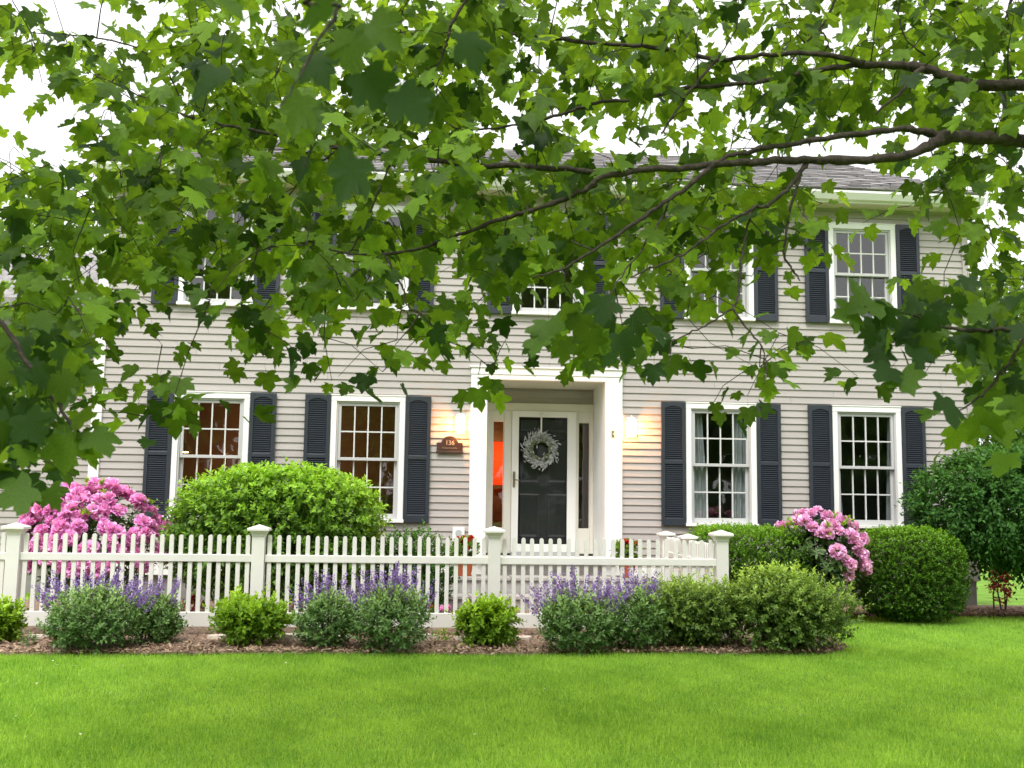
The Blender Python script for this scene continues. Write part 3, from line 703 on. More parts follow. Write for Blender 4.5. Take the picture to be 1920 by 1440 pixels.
# edging stones
rng=np.random.default_rng(31)
stn=thing('stone_edging',(0,11,GZ),'line of flat buff stones lying in the mulch under the fence','stones')
x=-4.6
while x<1.6:
    w=rng.uniform(.16,.38); 
    if rng.random()<.8:
        mb=MB(); n=9; a=np.sort(rng.uniform(0,2*PI,n)); r=rng.uniform(.8,1.05,n); h=rng.uniform(.06,.085); y0=rng.normal(0,.03)
        base=[(x+w/2*(1+r[i]*math.cos(a[i])),y0+.10*r[i]*math.sin(a[i])) for i in range(n)]
        mb.add([(p,q,-.02) for p,q in base]+[(p*.97+(x+w/2)*.03,q*.9,h+rng.normal(0,.004)) for p,q in base],[tuple(range(n,2*n))]+[(i,(i+1)%n,(i+1)%n+n,i+n) for i in range(n)])
        o=mb.build('stone',M['edgestone'],stn,bevel=.008)
    x+=w+rng.uniform(.01,.15)

# ------------------------------------------------------------------ plants
def shoots(rng, cen, rad, n, per, slen, leaf, up=.5, squash=1.0, tmpl=LEAF2, width=1.0, lobes=10, amp=.22, inner=.55, zmin=None, box=0, tipbright=.5, droop=.0, power=2.0, subs=0):
    """leafy shoots over and inside an ellipsoid (or box-like) crown -> leaf arrays"""
    cen=np.array(cen,float); rad=np.array(rad,float)
    d=rdirs(rng,n); 
    if box: d=unit(d)/ (np.sum(np.abs(unit(d))**box,axis=1,keepdims=True)**(1/box))
    L=rdirs(rng,lobes); a=rng.uniform(-.5,1,lobes)*amp
    bump=1+np.sum(a[None]*np.exp(6*((unit(d)@L.T)-1)),axis=1)
    rr=np.where(rng.random(n)<inner, rng.uniform(.35,.9,n), rng.uniform(.86,1.03,n))*bump
    if subs:
        sc_=cen+rdirs(rng,subs)*rad*np.array([.56,.5,.42])*rng.uniform(.6,1.05,(subs,1)); sr_=rng.uniform(.40,.64,(subs,1))*rad
        wh=rng.integers(subs,size=n); base=sc_[wh]+d*sr_[wh]*rr[:,None]
    else: base=cen+d*rad*rr[:,None]
    if zmin is not None:
        k=base[:,2]>zmin+rng.uniform(-.02,.06,n); base=base[k]; d=d[k]; rr=rr[k]; n=len(base)
    out=unit(unit(d)*rad[::-1].mean()/rad); 
    sd=unit(out*1.0+np.array([0,0,up])+rng.normal(0,.35,(n,3)))
    ln=slen*rng.uniform(.6,1.4,n)*np.where(rng.random(n)<.03,1.9,1.0)
    t=(np.arange(per)+.6)/per
    pos=base[:,None,:]+sd[:,None,:]*(ln[:,None]*t[None])[:,:,None]-np.array([0,0,1])*droop*(ln[:,None]*t[None]**2)[:,:,None]
    side=unit(np.cross(sd,rng.normal(size=(n,3))))
    ang=np.arange(per)*2.4; s2=np.cross(sd,side)
    rad_=side[:,None,:]*np.cos(ang)[None,:,None]+s2[:,None,:]*np.sin(ang)[None,:,None]
    ax=sd[:,None,:]*(.35+.8*t[None,:,None])+rad_*.9+np.array([0,0,.10-droop])
    nm=np.array([0,0,1.0])+sd[:,None,:]*.8+rng.normal(0,.4,(n,per,3))
    sz=leaf*rng.uniform(.65,1.25,(n,per))*(1-.35*t[None]**2)
    young_lit=np.clip(.12+(base[:,2]-cen[2])/rad[2]*.75+(rr-.85)*.9,0,1)**1.5   # new growth and painted-in top light: upper outer leaves paler, low inner ones darker
    tint=np.clip(rng.normal(.22,.13,(n,per))+tipbright*young_lit[:,None]*(.35+.65*t[None])*rng.uniform(.5,1.2,(n,1)),0,1)
    N=n*per
    return scatter(tmpl,pos.reshape(N,3),ax.reshape(N,3),nm.reshape(N,3),sz.reshape(N),tint.reshape(N),width)
def stems(rng, cen, rad, n, base, m, parent, r=.010, spread=.12):
    mb=MB()
    for k in range(n):
        a=rng.uniform(0,2*PI); e=np.array(cen)+np.array([math.cos(a),math.sin(a),0])*np.array(rad)*rng.uniform(.2,.75)+[0,0,rng.uniform(-.2,.5)*rad[2]]
        b=np.array(base)+[math.cos(a)*spread*rng.random(),math.sin(a)*spread*rng.random(),0]
        mid=b*.55+e*.45+[math.cos(a)*.05,math.sin(a)*.05,.08]
        mb.tube([b,mid,e],[r*1.3,r,r*.5],5)
    return mb.build('stems',m,parent)
def shrub(name,label,cat,cen,rad,m,seed,n,per,slen,leaf,group=None,st=14,**k):
    rng=np.random.default_rng(seed); root=(cen[0],cen[1],GZ)
    t=thing(name,root,label,cat,group); c=(0,0,cen[2]-GZ)
    v,f,tt=shoots(rng,c,rad,n,per,slen,leaf,zmin=.015,**k)
    o=place('foliage',npmesh('foliage',v,f,m,tt),t); o['kind']='stuff'
    if st: stems(rng,c,rad,st,(0,0,-.03),M['stem'],t)
    return t,rng
# big mound behind the fence
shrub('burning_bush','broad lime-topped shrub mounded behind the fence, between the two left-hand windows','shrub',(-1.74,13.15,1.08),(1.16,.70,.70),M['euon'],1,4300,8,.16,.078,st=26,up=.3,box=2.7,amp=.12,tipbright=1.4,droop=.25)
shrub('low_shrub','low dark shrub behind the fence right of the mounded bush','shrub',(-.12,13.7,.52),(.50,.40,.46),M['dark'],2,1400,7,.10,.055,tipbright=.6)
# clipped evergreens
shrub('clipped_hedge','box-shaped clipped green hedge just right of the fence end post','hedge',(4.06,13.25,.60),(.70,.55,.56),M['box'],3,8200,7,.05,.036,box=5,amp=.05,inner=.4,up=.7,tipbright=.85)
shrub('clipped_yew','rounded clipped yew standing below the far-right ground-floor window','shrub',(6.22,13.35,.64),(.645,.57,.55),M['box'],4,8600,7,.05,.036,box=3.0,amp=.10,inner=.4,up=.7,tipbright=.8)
# front bed shrubs
def front(pxl,pyb,D): 
    p=P(pxl,pyb,D); return p
for i,(px0,w,h,D,lab) in enumerate(((468,.70,.55,10.62,'round lime-green shrub before the fence post between two salvia clumps'),(919,.63,.50,10.66,'round lime-green shrub below the fence post in front of the door'),(-12,.42,.44,10.7,'lime-green shrub cut by the left edge of the picture'))):
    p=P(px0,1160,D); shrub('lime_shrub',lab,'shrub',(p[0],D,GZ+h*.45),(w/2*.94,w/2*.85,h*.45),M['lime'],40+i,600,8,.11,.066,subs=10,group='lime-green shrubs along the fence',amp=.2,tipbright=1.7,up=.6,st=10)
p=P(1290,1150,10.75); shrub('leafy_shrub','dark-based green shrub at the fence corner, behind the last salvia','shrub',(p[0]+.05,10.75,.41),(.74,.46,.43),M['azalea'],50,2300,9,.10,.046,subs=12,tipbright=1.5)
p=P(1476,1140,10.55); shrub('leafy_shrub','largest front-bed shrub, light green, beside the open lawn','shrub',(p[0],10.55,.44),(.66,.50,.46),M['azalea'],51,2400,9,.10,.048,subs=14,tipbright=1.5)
# salvia
rng=np.random.default_rng(60)
def spike_mesh():
    n=64; z=np.sort(rng.uniform(.02,1,n)); a=rng.uniform(0,2*PI,n); r=.034*(1-.7*z)
    pos=np.stack([r*.4*np.cos(a),r*.4*np.sin(a),z*.28],1); ax=np.stack([np.cos(a),np.sin(a),np.full(n,.7)],1)
    v,f,t=scatter(LEAF2,pos,ax,rng.normal(size=(n,3)),(.027-.013*z),rng.random(n),1.7)
    return npmesh('flower_spike',v,f,M['purple'],t)
SPK=[spike_mesh() for _ in range(6)]
def salvia(px0,w,h,D,nsp,label,seed,sp_h=.26,lean=.5,xr=1.0):
    global rng
    p=P(px0,1170,D); r2=np.random.default_rng(seed)
    t=thing('salvia',(p[0],D,GZ),label,'flower clump','purple salvia clumps along the fence')
    c=(0,0,h*.44); rad=(w/2,w/2*.85,h*.45)
    v,f,tt=shoots(r2,c,rad,int(1050*w),8,.12,.054,zmin=.01,up=.9,amp=.18,tipbright=.95,tmpl=LANCE,width=1.5)
    o=place('foliage',npmesh('foliage',v,f,M['salvia'],tt),t); o['kind']='stuff'
    mb=MB()
    for k in range(nsp):
        a=r2.uniform(0,2*PI); q=math.sqrt(r2.random())*.95
        x,y=q*math.cos(a)*w/2*xr,(abs(q*math.sin(a))*1.1-.12)*w/2
        zb=h*.44+rad[2]*math.sqrt(max(0,1-min(q,1)**2))*.8
        d=np.array([x*lean*1.6+r2.normal(0,.05),y*lean+r2.normal(0,.05)+.06,.42]); d/=np.linalg.norm(d); s=sp_h/.26*r2.uniform(.65,1.2)
        b=np.array([x,y,zb]); e=b+d*.05; mb.tube([b-d*.1,e],.0028,4)
        o=place('flower_spike',SPK[k%6],t,Matrix.Translation(e)@Vector(d).to_track_quat('Z','Y').to_matrix().to_4x4()@Matrix.Rotation(r2.uniform(0,6),4,'Z')@Matrix.Scale(s,4))
    mb.build('flower_stems',M['gstem'],t)['kind']='stuff'
    return t
salvia(172,.74,.54,10.35,60,'wide purple salvia clump nearest the left edge of the fence',61,.24,.6,1.25)
salvia(292,.38,.44,10.75,18,'small salvia clump tucked between the wide left clump and a lime shrub',62,.22)
salvia(615,.47,.50,10.55,30,'purple salvia clump just right of the left lime shrub',63,.25,.6,1.2)
salvia(732,.63,.57,10.35,52,'tall purple salvia clump left of the lime shrub before the door',64,.26,.5)
salvia(1080,.63,.53,10.32,54,'purple salvia clump right of the lime shrub, its spikes leaning left',65,.27,.7,1.2)
salvia(1188,.50,.54,10.45,32,'purple salvia clump pressed against the corner shrub',66,.25,.5)
# rhododendrons
def truss_mesh(m,seed,R=.062):
    r=np.random.default_rng(seed); n=60; d=rdirs(r,n); d[:,2]=np.abs(d[:,2])*1.0-.25; d=unit(d)
    v,f,t=scatter((np.array([(0,0,0),(.50,.60,.10),(.30,1.0,-.04),(-.30,1.0,-.04),(-.50,.60,.10)]),np.array([(0,1,2),(0,2,3),(0,3,4)])),d*R*.45,d+r.normal(0,.25,(n,3)),r.normal(0,.6,(n,3))+[0,0,1],r.uniform(.8,1.2,n)*R*.85,np.clip(r.normal(.5,.25,n)+.25*d[:,2],0,1))
    return npmesh('flower_truss',v,f,m,t)
def whorl_mesh(m,seed,L=.105):
    r=np.random.default_rng(seed); n=9; a=np.arange(n)*2*PI/n+r.normal(0,.25,n); e=r.uniform(-.45,.25,n)
    ax=np.stack([np.cos(a),np.sin(a),e],1); v,f,t=scatter((np.array([(0,0,0),(.13,.3,.03),(.15,.65,.02),(0,1,-.08),(-.15,.65,.02),(-.13,.3,.03)]),np.array([(0,1,2),(0,2,3),(0,3,4),(0,4,5)])),np.zeros((n,3)),ax,np.tile([0,0,1.0],(n,1)),L*r.uniform(.75,1.15,n),np.clip(r.normal(.4,.25,n),0,1))
    return npmesh('leaf_whorl',v,f,m,t)
def rhodo(label,cen,rad,m,seed,ntr,nwh,sel):
    r=np.random.default_rng(seed); t=thing('rhododendron',(cen[0],cen[1],GZ),label,'shrub','rhododendrons in pink flower')
    TR=[truss_mesh(m,seed+i) for i in range(5)]; WH=[whorl_mesh(M['rhodo'],seed+20+i) for i in range(5)]
    c=np.array([0,0,cen[2]-GZ]); rad=np.array(rad)
    def put(nm,me,d,rr,s):
        p=c+d*rad*rr; q=Vector(unit(d*[1,1,1]+[0,0,.5])).to_track_quat('Z','Y').to_matrix().to_4x4()
        place(nm,me,t,Matrix.Translation(p)@q@Matrix.Rotation(r.uniform(0,6),4,'Z')@Matrix.Scale(s,4))
    k=0
    while k<nwh:
        d=rdirs(r,1)[0]
        if (c+d*rad)[2]<.08 : continue
        put('leaf_whorl',WH[k%5],d,r.uniform(.55,.97),r.uniform(.8,1.2)); k+=1
    k=0
    while k<ntr:
        d=rdirs(r,1)[0]
        if not sel(d,r): continue
        put('flower_truss',TR[k%5],d,r.uniform(.92,1.06),r.uniform(.85,1.3)); k+=1
    v,f,tt=shoots(r,c,rad*.85,380,7,.09,.075,zmin=.05,up=.4,tipbright=.3,tmpl=LANCE,width=1.5,inner=.8)
    o=place('foliage',npmesh('foliage',v,f,M['rhodo'],tt),t); o['kind']='stuff'
    stems(r,c,rad,16,(0,0,-.03),M['stem'],t)
    k=0
    while k<26:      # fresh pale shoots standing above the flowers
        d=rdirs(r,1)[0]
        if d[2]<.45: continue
        p=c+d*rad*1.06; place('new_shoot',NS[k%3],t,Matrix.Translation(p)@Matrix.Rotation(r.uniform(0,6),4,'Z')@Matrix.Rotation(r.uniform(-.3,.3),4,'X')@Matrix.Scale(r.uniform(.7,1.2),4)); k+=1
NS=[]
for q in range(3):
    r=np.random.default_rng(700+q); n=8; a=np.arange(n)*2.4; ax_=np.stack([np.cos(a),np.sin(a),r.uniform(.7,1.8,n)],1)
    v,f,tt=scatter(LANCE,np.stack([np.zeros(n),np.zeros(n),r.uniform(0,.05,n)],1),ax_,np.tile([0,0,1.0],(n,1)),r.uniform(.05,.10,n),np.clip(r.normal(.55,.2,n),0,1),1.4); NS.append(npmesh('new_shoot',v,f,M['lime'],tt))
rhodo('large rhododendron covered in bright pink flowers at the left house corner',(-3.84,13.1,.88),(.81,.60,.70),M['pink'],70,190,150,lambda d,r: d[2]>-.35 and (d[1]<.35) and r.random()<(1.0 if d[0]<.45 else .6))
rhodo('smaller lilac-pink rhododendron between the clipped hedge and the clipped yew',(4.95,13.05,.86),(.56,.46,.52),M['palepink'],90,54,110,lambda d,r: ((d[2]>.55 or (d[0]>.35 and d[2]>-.35)) and d[1]<.45) or (d[1]<-.3 and d[2]>-.45 and d[0]>-.1 and r.random()<.3))
# fresh pale shoots on both rhododendron tops
# pots of geraniums
def pot(x,y,z,label,seed):
    r=np.random.default_rng(seed); t=thing('geranium_pot',(x,y,z),label,'flower pot','terracotta geranium pots on the step')
    mb=MB(); mb.lathe([(.085,0),(.125,.20),(.145,.205),(.148,.25),(.13,.252),(.125,.22)],0,0,24,cap=False); mb.add([(.12*math.cos(a),.12*math.sin(a),.225) for a in np.linspace(0,2*PI,16,endpoint=False)],[tuple(range(16))]); mb.add([(.085*math.cos(-a),.085*math.sin(-a),.002) for a in np.linspace(0,2*PI,16,endpoint=False)],[tuple(range(16))])
    mb.build('pot',M['terracotta'],t,smooth=False)
    v,f,tt=shoots(r,(0,0,.34),(.17,.17,.12),160,6,.06,.045,up=.7,tipbright=.4,width=1.6); o=place('foliage',npmesh('foliage',v,f,M['euon'],tt),t); o['kind']='stuff'
    me=truss_mesh(M['red'],seed,.045)
    for k in range(9):
        a=r.uniform(0,6.28); q=r.uniform(.02,.15); place('flower_head',me,t,Matrix.Translation((q*math.cos(a),q*math.sin(a),.43+r.uniform(-.05,.08)))@Matrix.Scale(r.uniform(.7,1.1),4))
pot(.62,14.72,.472,'terracotta pot of red geraniums on the step left of the door',101)
pot(2.86,14.72,.472,'terracotta pot of red geraniums on the step right of the door',102)
for i,(px0,py0,D,lab) in enumerate(((812,1135,12.6,'small red-flowered plant behind the pickets left of the pot'),(829,1142,12.4,'tiny magenta-flowered plant low behind the pickets'),(360,1128,13.6,'low dark-red plant at the foundation behind the left fence panel'))):
    p=P(px0,py0,D); r=np.random.default_rng(110+i); t=thing('bedding_plant',(p[0],D,GZ+.02),lab,'plant','small bedding plants behind the fence')
    v,f,tt=shoots(r,(0,0,.10),(.10,.10,.09),60,6,.05,.035,tipbright=.3); o=place('foliage',npmesh('foliage',v,f,M['dark'] if i<2 else M['coral'],tt),t); o['kind']='stuff'
    for k in range(6): place('flower_head',truss_mesh(M['red'] if i!=1 else M['pink'],120+i,.03),t,Matrix.Translation((r.uniform(-.08,.08),r.uniform(-.08,.02),.17+r.uniform(-.04,.04))))
# small sprouts in the mulch
for i,(px0,py0,D,lab) in enumerate(((55,1196,10.5,'pale seedling in the mulch by the left fence post'),(825,1186,10.8,'thin green seedling under the bottom rail right of the tall salvia'))):
    p=P(px0,py0,D); r=np.random.default_rng(130+i); t=thing('seedling',(p[0],D,GZ+.02),lab,'plant')
    v,f,tt=shoots(r,(0,0,.05),(.06,.06,.05),22,5,.05,.035,tipbright=.6,up=1.0); o=place('foliage',npmesh('foliage',v,f,M['salvia'] if i==0 else M['lime'],tt),t); o['kind']='stuff'
# ornamental tree by the right corner
rng=np.random.default_rng(140)
t=thing('ornamental_tree',(8.15,13.7,GZ),'bushy dark-leaved small tree with bent trunks at the right house corner','tree')
v,f,tt=shoots(rng,(-.10,0,1.50),(1.36,.95,.76),4000,8,.20,.092,up=.15,amp=.22,tipbright=.55,droop=.35,tmpl=LEAF2,width=.8,inner=.5)
o=place('crown',npmesh('crown',v,f,M['dark'],tt),t); o['kind']='stuff'
for k,(bx_,tx,ty,tz) in enumerate(((.05,.30,-.1,1.5),(.12,.75,.1,1.6),(-.02,-.45,-.15,1.3),(.0,-.1,.3,1.7),(.1,.4,-.4,1.2))):
    mb=MB(); mb.tube([(bx_,0,-.08),(bx_*1.2+tx*.1,ty*.2,.35),(tx*.45,ty*.5,.75),(tx,ty,tz)],[.055,.045,.035,.015],8); mb.build('trunk',M['bark'],t,smooth=True)
mb=MB()
for k in range(26):
    a=rng.uniform(0,6.28); r1=rng.uniform(.1,.5); r2=rng.uniform(.6,1.15); z=rng.uniform(.75,1.1)
    mb.tube([(r1*math.cos(a),r1*.8*math.sin(a),z),((r1+r2)/2*math.cos(a),.7*(r1+r2)/2*math.sin(a),z+.12),(r2*math.cos(a+.15),.75*r2*math.sin(a+.15),z+.02)],[.014,.010,.004],5)
mb.build('branches',M['bark'],t)['kind']='stuff'
# coral foliage plant beside the trunk
r=np.random.default_rng(150); p=P(1876,1100,14.6); t=thing('red_leaved_plant',(p[0],14.6,GZ),'coral-red leaved plant behind the small tree at the house corner','plant')
v,f,tt=shoots(r,(0,0,.40),(.10,.1,.24),55,7,.09,.075,up=.6,tipbright=.5,tmpl=LANCE,width=1.6); o=place('foliage',npmesh('foliage',v,f,M['coral'],tt),t); o['kind']='stuff'
stems(r,(0,0,.38),(.09,.09,.25),4,(0,0,-.05),M['stem'],t)

# ------------------------------------------------------------------ far trees
def fartree(label,x,y,h,rad,seed,n):
    r=np.random.default_rng(seed); t=thing('tree',(x,y,0),label,'tree')
    v,f,tt=shoots(r,(0,0,h-rad[2]*.9),rad,n,7,.55,.30,up=.2,amp=.35,lobes=16,inner=.5,tipbright=.5)
    o=place('crown',npmesh('crown',v,f,M['bgtree'],tt),t); o['kind']='stuff'
    mb=MB(); mb.tube([(0,0,-.2),(.1,0,h*.4),(0,.1,h*.8)],[.25,.2,.08],8); mb.build('trunk',M['bark'],t)
p=P(1905,560,30); fartree('pale green tree showing beyond the right house corner',p[0]+1.2,30,8.6,(3.2,3.0,3.2),160,1700)
p=P(2100,620,34); fartree('leafy tree at the right edge beyond the small bushy tree',p[0]-1.2,34,7.0,(3.2,3,2.9),161,1500)
p=P(60,560,30); fartree('green tree rising behind the left wing',p[0],30,8.2,(3.4,3,3.2),162,1700)

r=np.random.default_rng(170); n=6500
xx=r.uniform(-55,60,n); hh=14+3.0*np.sin(xx*.21)+2*np.sin(xx*.53+1); zz=hh*r.beta(1.3,1.1,n); yy=-34+r.normal(0,2.2,n)
v,f,tt=scatter(LEAF2,np.stack([xx,yy,zz],1),rdirs(r,n),rdirs(r,n),r.uniform(.9,2.0,n),r.random(n),1.6)
tag(place('tree_line',npmesh('tree_line',v,f,M['bgtree'],tt)),kind='stuff')
mb=MB(); mb.add([(-80,-14,GZ-.015),(80,-14,GZ-.015),(80,-8,GZ-.015),(-80,-8,GZ-.015)],[(0,1,2,3)]); tag(mb.build('road',M['asphalt']),kind='structure')

# ------------------------------------------------------------------ the maple whose limbs hang across the view
rng=np.random.default_rng(200)
TB=np.array([4.75,5.7,0.0])
maple=thing('maple_tree',tuple(TB),'maple tree whose leafy limbs hang across the top of the view','tree')
def mloc(p): return np.asarray(p,float)-TB
mb=MB(); mb.tube([mloc((4.75,5.7,-.2)),mloc((4.74,5.7,.5)),mloc((4.70,5.68,1.8)),mloc((4.72,5.65,3.0)),mloc((4.8,5.6,4.4)),mloc((4.9,5.5,6.0))],[.30,.24,.21,.20,.16,.10],14); mb.build('trunk',M['bark'],maple,smooth=True)
NODES=[]          # points along limbs that sprays can hang from
def smooth(pts,k=4):
    pts=np.array(pts,float); n=len(pts); out=[]
    for i in range(n-1):
        p0,p1,p2,p3=pts[max(i-1,0)],pts[i],pts[i+1],pts[min(i+2,n-1)]
        for j in range(k):
            t=j/k; out.append(.5*((2*p1)+(-p0+p2)*t+(2*p0-5*p1+4*p2-p3)*t*t+(-p0+3*p1-3*p2+p3)*t**3))
    out.append(pts[-1]); return np.array(out)
def limb(pix,D0,D1,start=None,name='branch',parent=None):
    n=len(pix); pts=[]
    if start:
        for p,r in start: pts.append((*p,r))
    for i,(x,y,w) in enumerate(pix):
        D=D0+(D1-D0)*i/max(n-1,1); p=P(x,y,D); pts.append((*p,max(w,1.6)/2*D/FPX))
    s=smooth(pts,6); s[:,:3]+=rng.normal(0,.003,(len(s),3)); s[:,3]*=1+rng.normal(0,.07,len(s))+.25*(rng.random(len(s))<.05)
    q=MB(); q.tube([mloc(a) for a in s[:,:3]],np.maximum(s[:,3],.0014),8)
    o=q.build(name,M['bark'],maple,smooth=True)
    NODES.extend(s[::2,:3]); return o
limb([(2050,268,34),(1920,265,29),(1840,258,26),(1775,258,25),(1725,283,21),(1640,298,18),(1540,300,17),(1450,301,16),(1370,306,15),(1290,314,13),(1180,322,12),(1125,335,10),(1095,358,8)],4.75,4.45,[((4.70,5.65,3.0),.10),((3.75,5.3,3.15),.08)])
limb([(1775,256,17),(1730,246,15),(1680,243,12),(1580,255,12),(1480,270,11),(1400,285,10),(1350,300,9),(1280,357,9),(1210,405,8),(1140,452,7),(1060,500,5),(1000,520,4)],4.7,4.4)
limb([(2050,166,28),(1920,160,24),(1850,160,23),(1800,154,22),(1740,130,20),(1690,124,17),(1600,124,13),(1500,137,10),(1430,152,9),(1340,161,8),(1280,166,8),(1210,186,7),(1130,191,7),(1060,211,6),(990,231,5),(900,243,4),(855,240,3),(820,215,2)],4.8,5.1,[((4.72,5.65,3.4),.09),((3.8,5.3,3.5),.07)])
limb([(1730,128,11),(1705,150,9),(1690,172,7),(1640,215,4)],4.78,4.7)
limb([(1620,118,12),(1520,100,10),(1430,104,9),(1345,112,9),(1290,100,9),(1203,87,8),(1100,80,8),(1050,72,8),(980,65,6),(940,62,5),(840,70,4),(720,57,3)],4.85,5.8)
limb([(1345,112,7),(1310,150,6),(1280,190,5),(1240,250,4)],4.9,4.7)
limb([(1150,326,11),(1060,318,11),(980,312,11),(900,312,10),(820,302,9),(740,293,9),(690,285,8),(600,270,8),(520,253,7),(450,240,6),(380,225,5),(320,205,4),(230,165,3),(180,140,2)],4.7,5.7)
limb([(1120,345,9),(1060,375,9),(990,397,9),(930,415,8),(860,440,7),(790,465,6),(700,477,5),(640,474,4),(590,455,4),(530,460,3),(483,470,3)],4.6,5.2)
limb([(1512,306,10),(1480,350,8),(1440,385,7),(1410,392,6),(1360,420,6),(1290,470,5),(1230,500,4),(1180,520,3)],4.6,4.4)
limb([(1412,390,6),(1400,430,5),(1390,490,5),(1383,560,5),(1376,578,5),(1400,615,4),(1428,650,3),(1436,690,3),(1432,720,2)],4.6,4.3)
limb([(1376,578,4),(1340,600,4),(1300,622,3),(1260,640,2)],4.6,4.5)
limb([(1500,330,6),(1480,400,5),(1470,470,5),(1485,505,4),(1500,525,3)],5.0,4.7)
limb([(890,-20,7),(850,40,6),(842,62,6),(835,90,5),(815,135,4),(790,165,3)],4.6,4.6)
limb([(1575,-20,6),(1550,35,5),(1527,65,5),(1480,120,4)],5.2,5.2); limb([(1540,55,4),(1555,85,3),(1568,115,2)],5.2,5.1)
limb([(1900,-20,6),(1882,50,5),(1855,110,5),(1832,150,4)],5.4,5.4); limb([(1690,-10,4),(1685,30,4),(1700,75,3),(1735,105,3)],5.4,5.4)
limb([(1884,172,6),(1882,210,5),(1878,250,4)],5.5,5.4)
limb([(737,297,5),(715,345,4),(697,390,4),(675,440,4),(655,475,3)],5.4,5.2)
limb([(720,478,4),(740,515,4),(757,545,4),(762,572,3),(800,592,2)],4.9,4.7); limb([(710,478,3),(670,510,3),(640,535,3),(612,560,2)],4.9,4.8)
limb([(633,280,4),(590,315,4),(553,350,3),(530,400,2)],5.5,5.3); limb([(362,225,4),(340,255,4),(305,285,3),(297,318,3),(250,345,2),(180,360,2)],5.7,5.5)
limb([(1260,345,4),(1245,400,4),(1200,470,3),(1150,540,3),(1110,590,3)],5.0,4.2); limb([(340,190,3),(310,130,3),(265,95,3),(180,70,3),(60,62,2)],5.6,5.4)
# limbs that pass overhead or just outside the frame and carry the nearest sprays
limb([(690,-60,14),(640,10,9),(600,70,6),(560,150,4),(520,210,3)],2.0,1.9,[((4.8,5.55,4.5),.07),((3.0,4.3,4.7),.055),((1.2,2.8,3.6),.03)])
limb([(-60,520,14),(10,610,10),(60,690,8),(110,760,7),(150,820,6),(165,850,4)],3.3,3.2,[((4.85,5.6,4.9),.07),((2.2,4.7,5.0),.055),((-.3,3.9,4.6),.04),((-1.7,3.5,3.4),.025)])
limb([(2010,600,16),(1930,610,11),(1850,620,9),(1760,610,6),(1680,580,4),(1620,575,2)],3.5,3.3,[((4.70,5.65,2.5),.06),((3.4,4.6,2.3),.04)])
limb([(1930,610,8),(1890,680,6),(1840,740,5),(1800,770,3)],3.5,3.5)
NODES=np.array(NODES)
# coverage of the crown as read from the photograph, 60 px cells (0 empty .. 9 closed)
COV=["75443577369999999689998687799999","98876799889998978449995775699989","34588889999987689779888888999999","00148899999997668757656768877989","41467887799988988857645656335688","98888984688989969988788631114869","99999999999999999999989998611564","99989999999999999999999983200157","99999858899999994589998752002568","99996334899998663598885321457778","99925457776678751688657455024688","99913455215512520002335620111368","99924562001000000000023300001246","99512100000000000000000000001345","85200000000000000000000000000012"]
sp=[]; 
for j,row in enumerate(COV):
    for i,ch in enumerate(row):
        cov=int(ch)/9.4
        if cov<=0: continue
        lam=-math.log(1-cov)*(1.4 if j<=4 else 1.12 if j<=7 else 0.85)
        k=rng.poisson(lam*1.75)
        for _ in range(k): sp.append(((i+rng.random())*60,(j+rng.random())*60))
for _ in range(130): sp.append((rng.uniform(-160,2080),rng.uniform(-110,-10)))     # the crown goes on above the frame
for _ in range(60): sp.append((rng.choice([-1,1])*rng.uniform(980,1110)+960,rng.uniform(0,640)))
pos=[];ax=[];nm=[];sz=[];tn=[]; tw=MB()
cent=[]
for x,y in sp:
    D=4.5+3.7*rng.beta(1.4,1.6)
    if y>600: D=4.4+1.9*rng.random()
    cent.append(P(x,y,D))
for _ in range(420): cent.append(np.array([rng.uniform(-3.5,5.5),rng.uniform(-2.5,3.6),rng.uniform(3.6,5.4)]))
for _ in range(620):
    y_=rng.uniform(2.0,7.5); z_=1.4+.52*y_+.25+rng.uniform(0,2.0); cent.append(np.array([rng.uniform(-4.5,6.0),y_,z_]))   # crown over the camera
cent=np.array(cent)
dm=np.array([np.linalg.norm(NODES-c,axis=1).min() for c in cent]); cent=cent[np.argsort(dm)]
KN=np.concatenate([NODES,cent]); nn=len(NODES)
for ci,c in enumerate(cent):
    kn=KN[:nn+ci]; dd=np.linalg.norm(kn-c,axis=1); jn=dd.argmin(); nb=kn[jn]; L=dd[jn]; dirn=unit(c-nb)
    r0=.0042 if jn<nn else .0030
    if L<1.3:
        md=(nb+c)/2+rng.normal(0,.06,3)*L+[0,0,.05*L]
        tw.tube([nb,md,c],[r0,r0*.75,.0017],4)
    k=rng.integers(3,6); hue=rng.normal(.24+.075*(min(max(c[1],4.4),7.6)-4.4)*1.1,.15)  # tint rises with distance: crown shade on nearer sprays put into the colour
    for q in range(k):
        o=rng.normal(0,1,3)*[.085,.085,.062]
        out=unit(o*[1,1,.3]+dirn*.06+rng.normal(0,.05,3))
        pos.append(c+o); ax.append(out*[1,1,.4]*rng.uniform(.4,1.1)+[0,0,-rng.uniform(.25,1.1)])
        nm.append(out*.9+[rng.normal(0,.35),rng.normal(0,.35),rng.uniform(.35,1.0)])
        sz.append(rng.uniform(.062,.112) if c[1]>3.7 else rng.uniform(.08,.12)); tn.append(np.clip(hue+rng.normal(0,.16)+(.45 if rng.random()<.15 else 0),0,1))
tw.v=[tuple(mloc(v)) for v in tw.v]
o=tw.build('twigs',M['bark'],maple); o['kind']='stuff'
near=[]  # near leaves mostly tinted dark, crown shade put into their colour
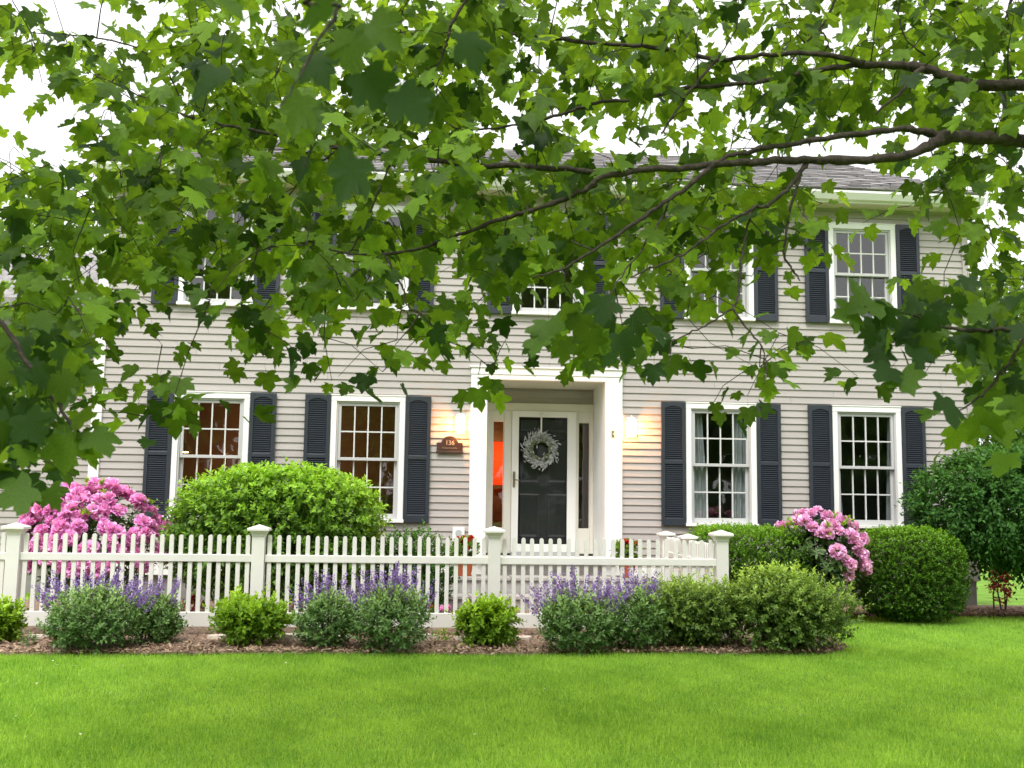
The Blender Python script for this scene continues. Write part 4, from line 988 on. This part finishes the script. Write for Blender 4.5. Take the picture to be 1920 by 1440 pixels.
def nearleaf(x,y,D,s,tintv,face=.6,roll=None):
    c=P(x,y,D); th=rng.normal(0,.7) if roll is None else roll
    a=np.array([math.sin(th),rng.normal(0,.45),-math.cos(th)]); n=np.array([rng.normal(0,.45),-face+rng.normal(0,.35),rng.uniform(.2,.9)])
    near.append((c-unit(a)*s*.45,a,n,s,tintv))
def blob(cx,cy,rx,ry,n,D0,D1,tl,th):
    k=0
    while k<n:
        u,v=rng.uniform(-1,1,2)
        if u*u+v*v>1: continue
        nearleaf(cx+u*rx,cy+v*ry,rng.uniform(D0,D1),rng.uniform(.058,.095),rng.uniform(tl,th)+(.35 if rng.random()<.14 else 0),.3); k+=1
blob(65,740,88,110,50,3.1,3.8,.0,.16); blob(35,860,45,80,18,3.0,3.4,.0,.12); blob(110,660,90,60,20,3.4,4.0,.0,.25)
nearleaf(122,850,3.2,.105,.38,roll=.1); nearleaf(188,828,3.2,.10,.3,roll=.8); nearleaf(25,930,3.0,.11,.15); nearleaf(150,800,3.2,.1,.2)
blob(1800,600,120,70,56,3.3,4.1,.0,.2); blob(1870,690,70,90,36,3.3,4.1,.0,.22); blob(1690,630,70,55,20,3.3,3.7,.0,.12)
nearleaf(1620,565,3.3,.12,.15,roll=-1.2); nearleaf(1590,590,3.3,.10,.12,roll=-1.4); nearleaf(1780,770,3.4,.12,.1,roll=.1); nearleaf(1660,700,3.3,.09,.05,roll=-.9); nearleaf(1700,720,3.3,.10,.15,roll=.2); nearleaf(1840,800,3.5,.12,.45); nearleaf(1790,815,3.6,.11,.55,roll=-.4); nearleaf(1880,800,3.5,.12,.4); nearleaf(1880,870,3.6,.1,.45)
for x,y,r in ((1025,620,-.2),(1010,650,-.5),(1060,660,.1),(1110,650,.3),(1090,610,.1),(1150,615,-.2),(1190,610,.3),(1235,625,.5),(1130,580,0),(1060,590,-.3),(1170,650,.4)): nearleaf(x,y,3.3+rng.uniform(-.1,.1),rng.uniform(.075,.098),rng.uniform(0,.2),.8,r)
for x,y,r,q in ((410,0,1.3,.11),(590,20,-.9,.11),(395,160,-1.2,.11),(555,215,-.4,.11),(600,120,.3,.10),(660,95,.0,.11),(650,335,-.5,.11),(720,60,.9,.10),(770,200,.7,.10),(890,90,.6,.10),(880,330,.6,.09),(700,170,.6,.10)):
    nearleaf(x,y,rng.uniform(1.8,2.3),q*.78,rng.uniform(.0,.2),.55,r)
TM=[maple_template(rng) for _ in range(24)]
pos=np.array(pos);ax=np.array(ax);nm=np.array(nm);sz=np.array(sz);tn=np.array(tn)
# the 300 leaves that show largest become parts of their own
d0=np.linalg.norm(pos-CAM,axis=1); pxs=sz/d0
inview=(pos[:,2]<1.4+ (pos[:,1])*.46)&(pos[:,1]>1)&(np.abs(pos[:,0]-.085*pos[:,1])<.47*pos[:,1])
order=np.argsort(-(pxs*inview))
room_=300-len(near)
own=order[:max(room_,0)]; rest=np.ones(len(pos),bool); rest[own]=False
LM={}
def leafobj(c,a,n,s,tv):
    k=rng.integers(len(TM)); b=int(round(min(max(tv,0),.8)/.2))
    if (k,b) not in LM: LM[(k,b)]=npmesh('leaf',TM[k][0],TM[k][1],M['maple'],np.full(len(TM[k][0]),b*.2))
    a=unit(np.array(a,float)); x=unit(np.cross(a,n)); zz=np.cross(x,a)
    m4=Matrix([[x[0]*s,a[0]*s,zz[0]*s,c[0]-TB[0]],[x[1]*s,a[1]*s,zz[1]*s,c[1]-TB[1]],[x[2]*s,a[2]*s,zz[2]*s,c[2]-TB[2]],[0,0,0,1]])
    place('leaf',LM[(k,b)],maple,m4)
for L_ in near: leafobj(*L_)
for i in own: leafobj(pos[i],ax[i],nm[i],sz[i],tn[i])
idx=np.where(rest)[0]; parts=[]; grp=rng.integers(len(TM),size=len(idx))
for k in range(len(TM)):
    ii=idx[grp==k]
    if len(ii): parts.append(scatter(TM[k],mloc(pos[ii]),ax[ii],nm[ii],sz[ii],tn[ii]))
v,f,tt=join(parts); o=place('foliage',npmesh('foliage',v,f,M['maple'],tt),maple); o['kind']='stuff'
print('maple leaves',len(pos)+len(near))
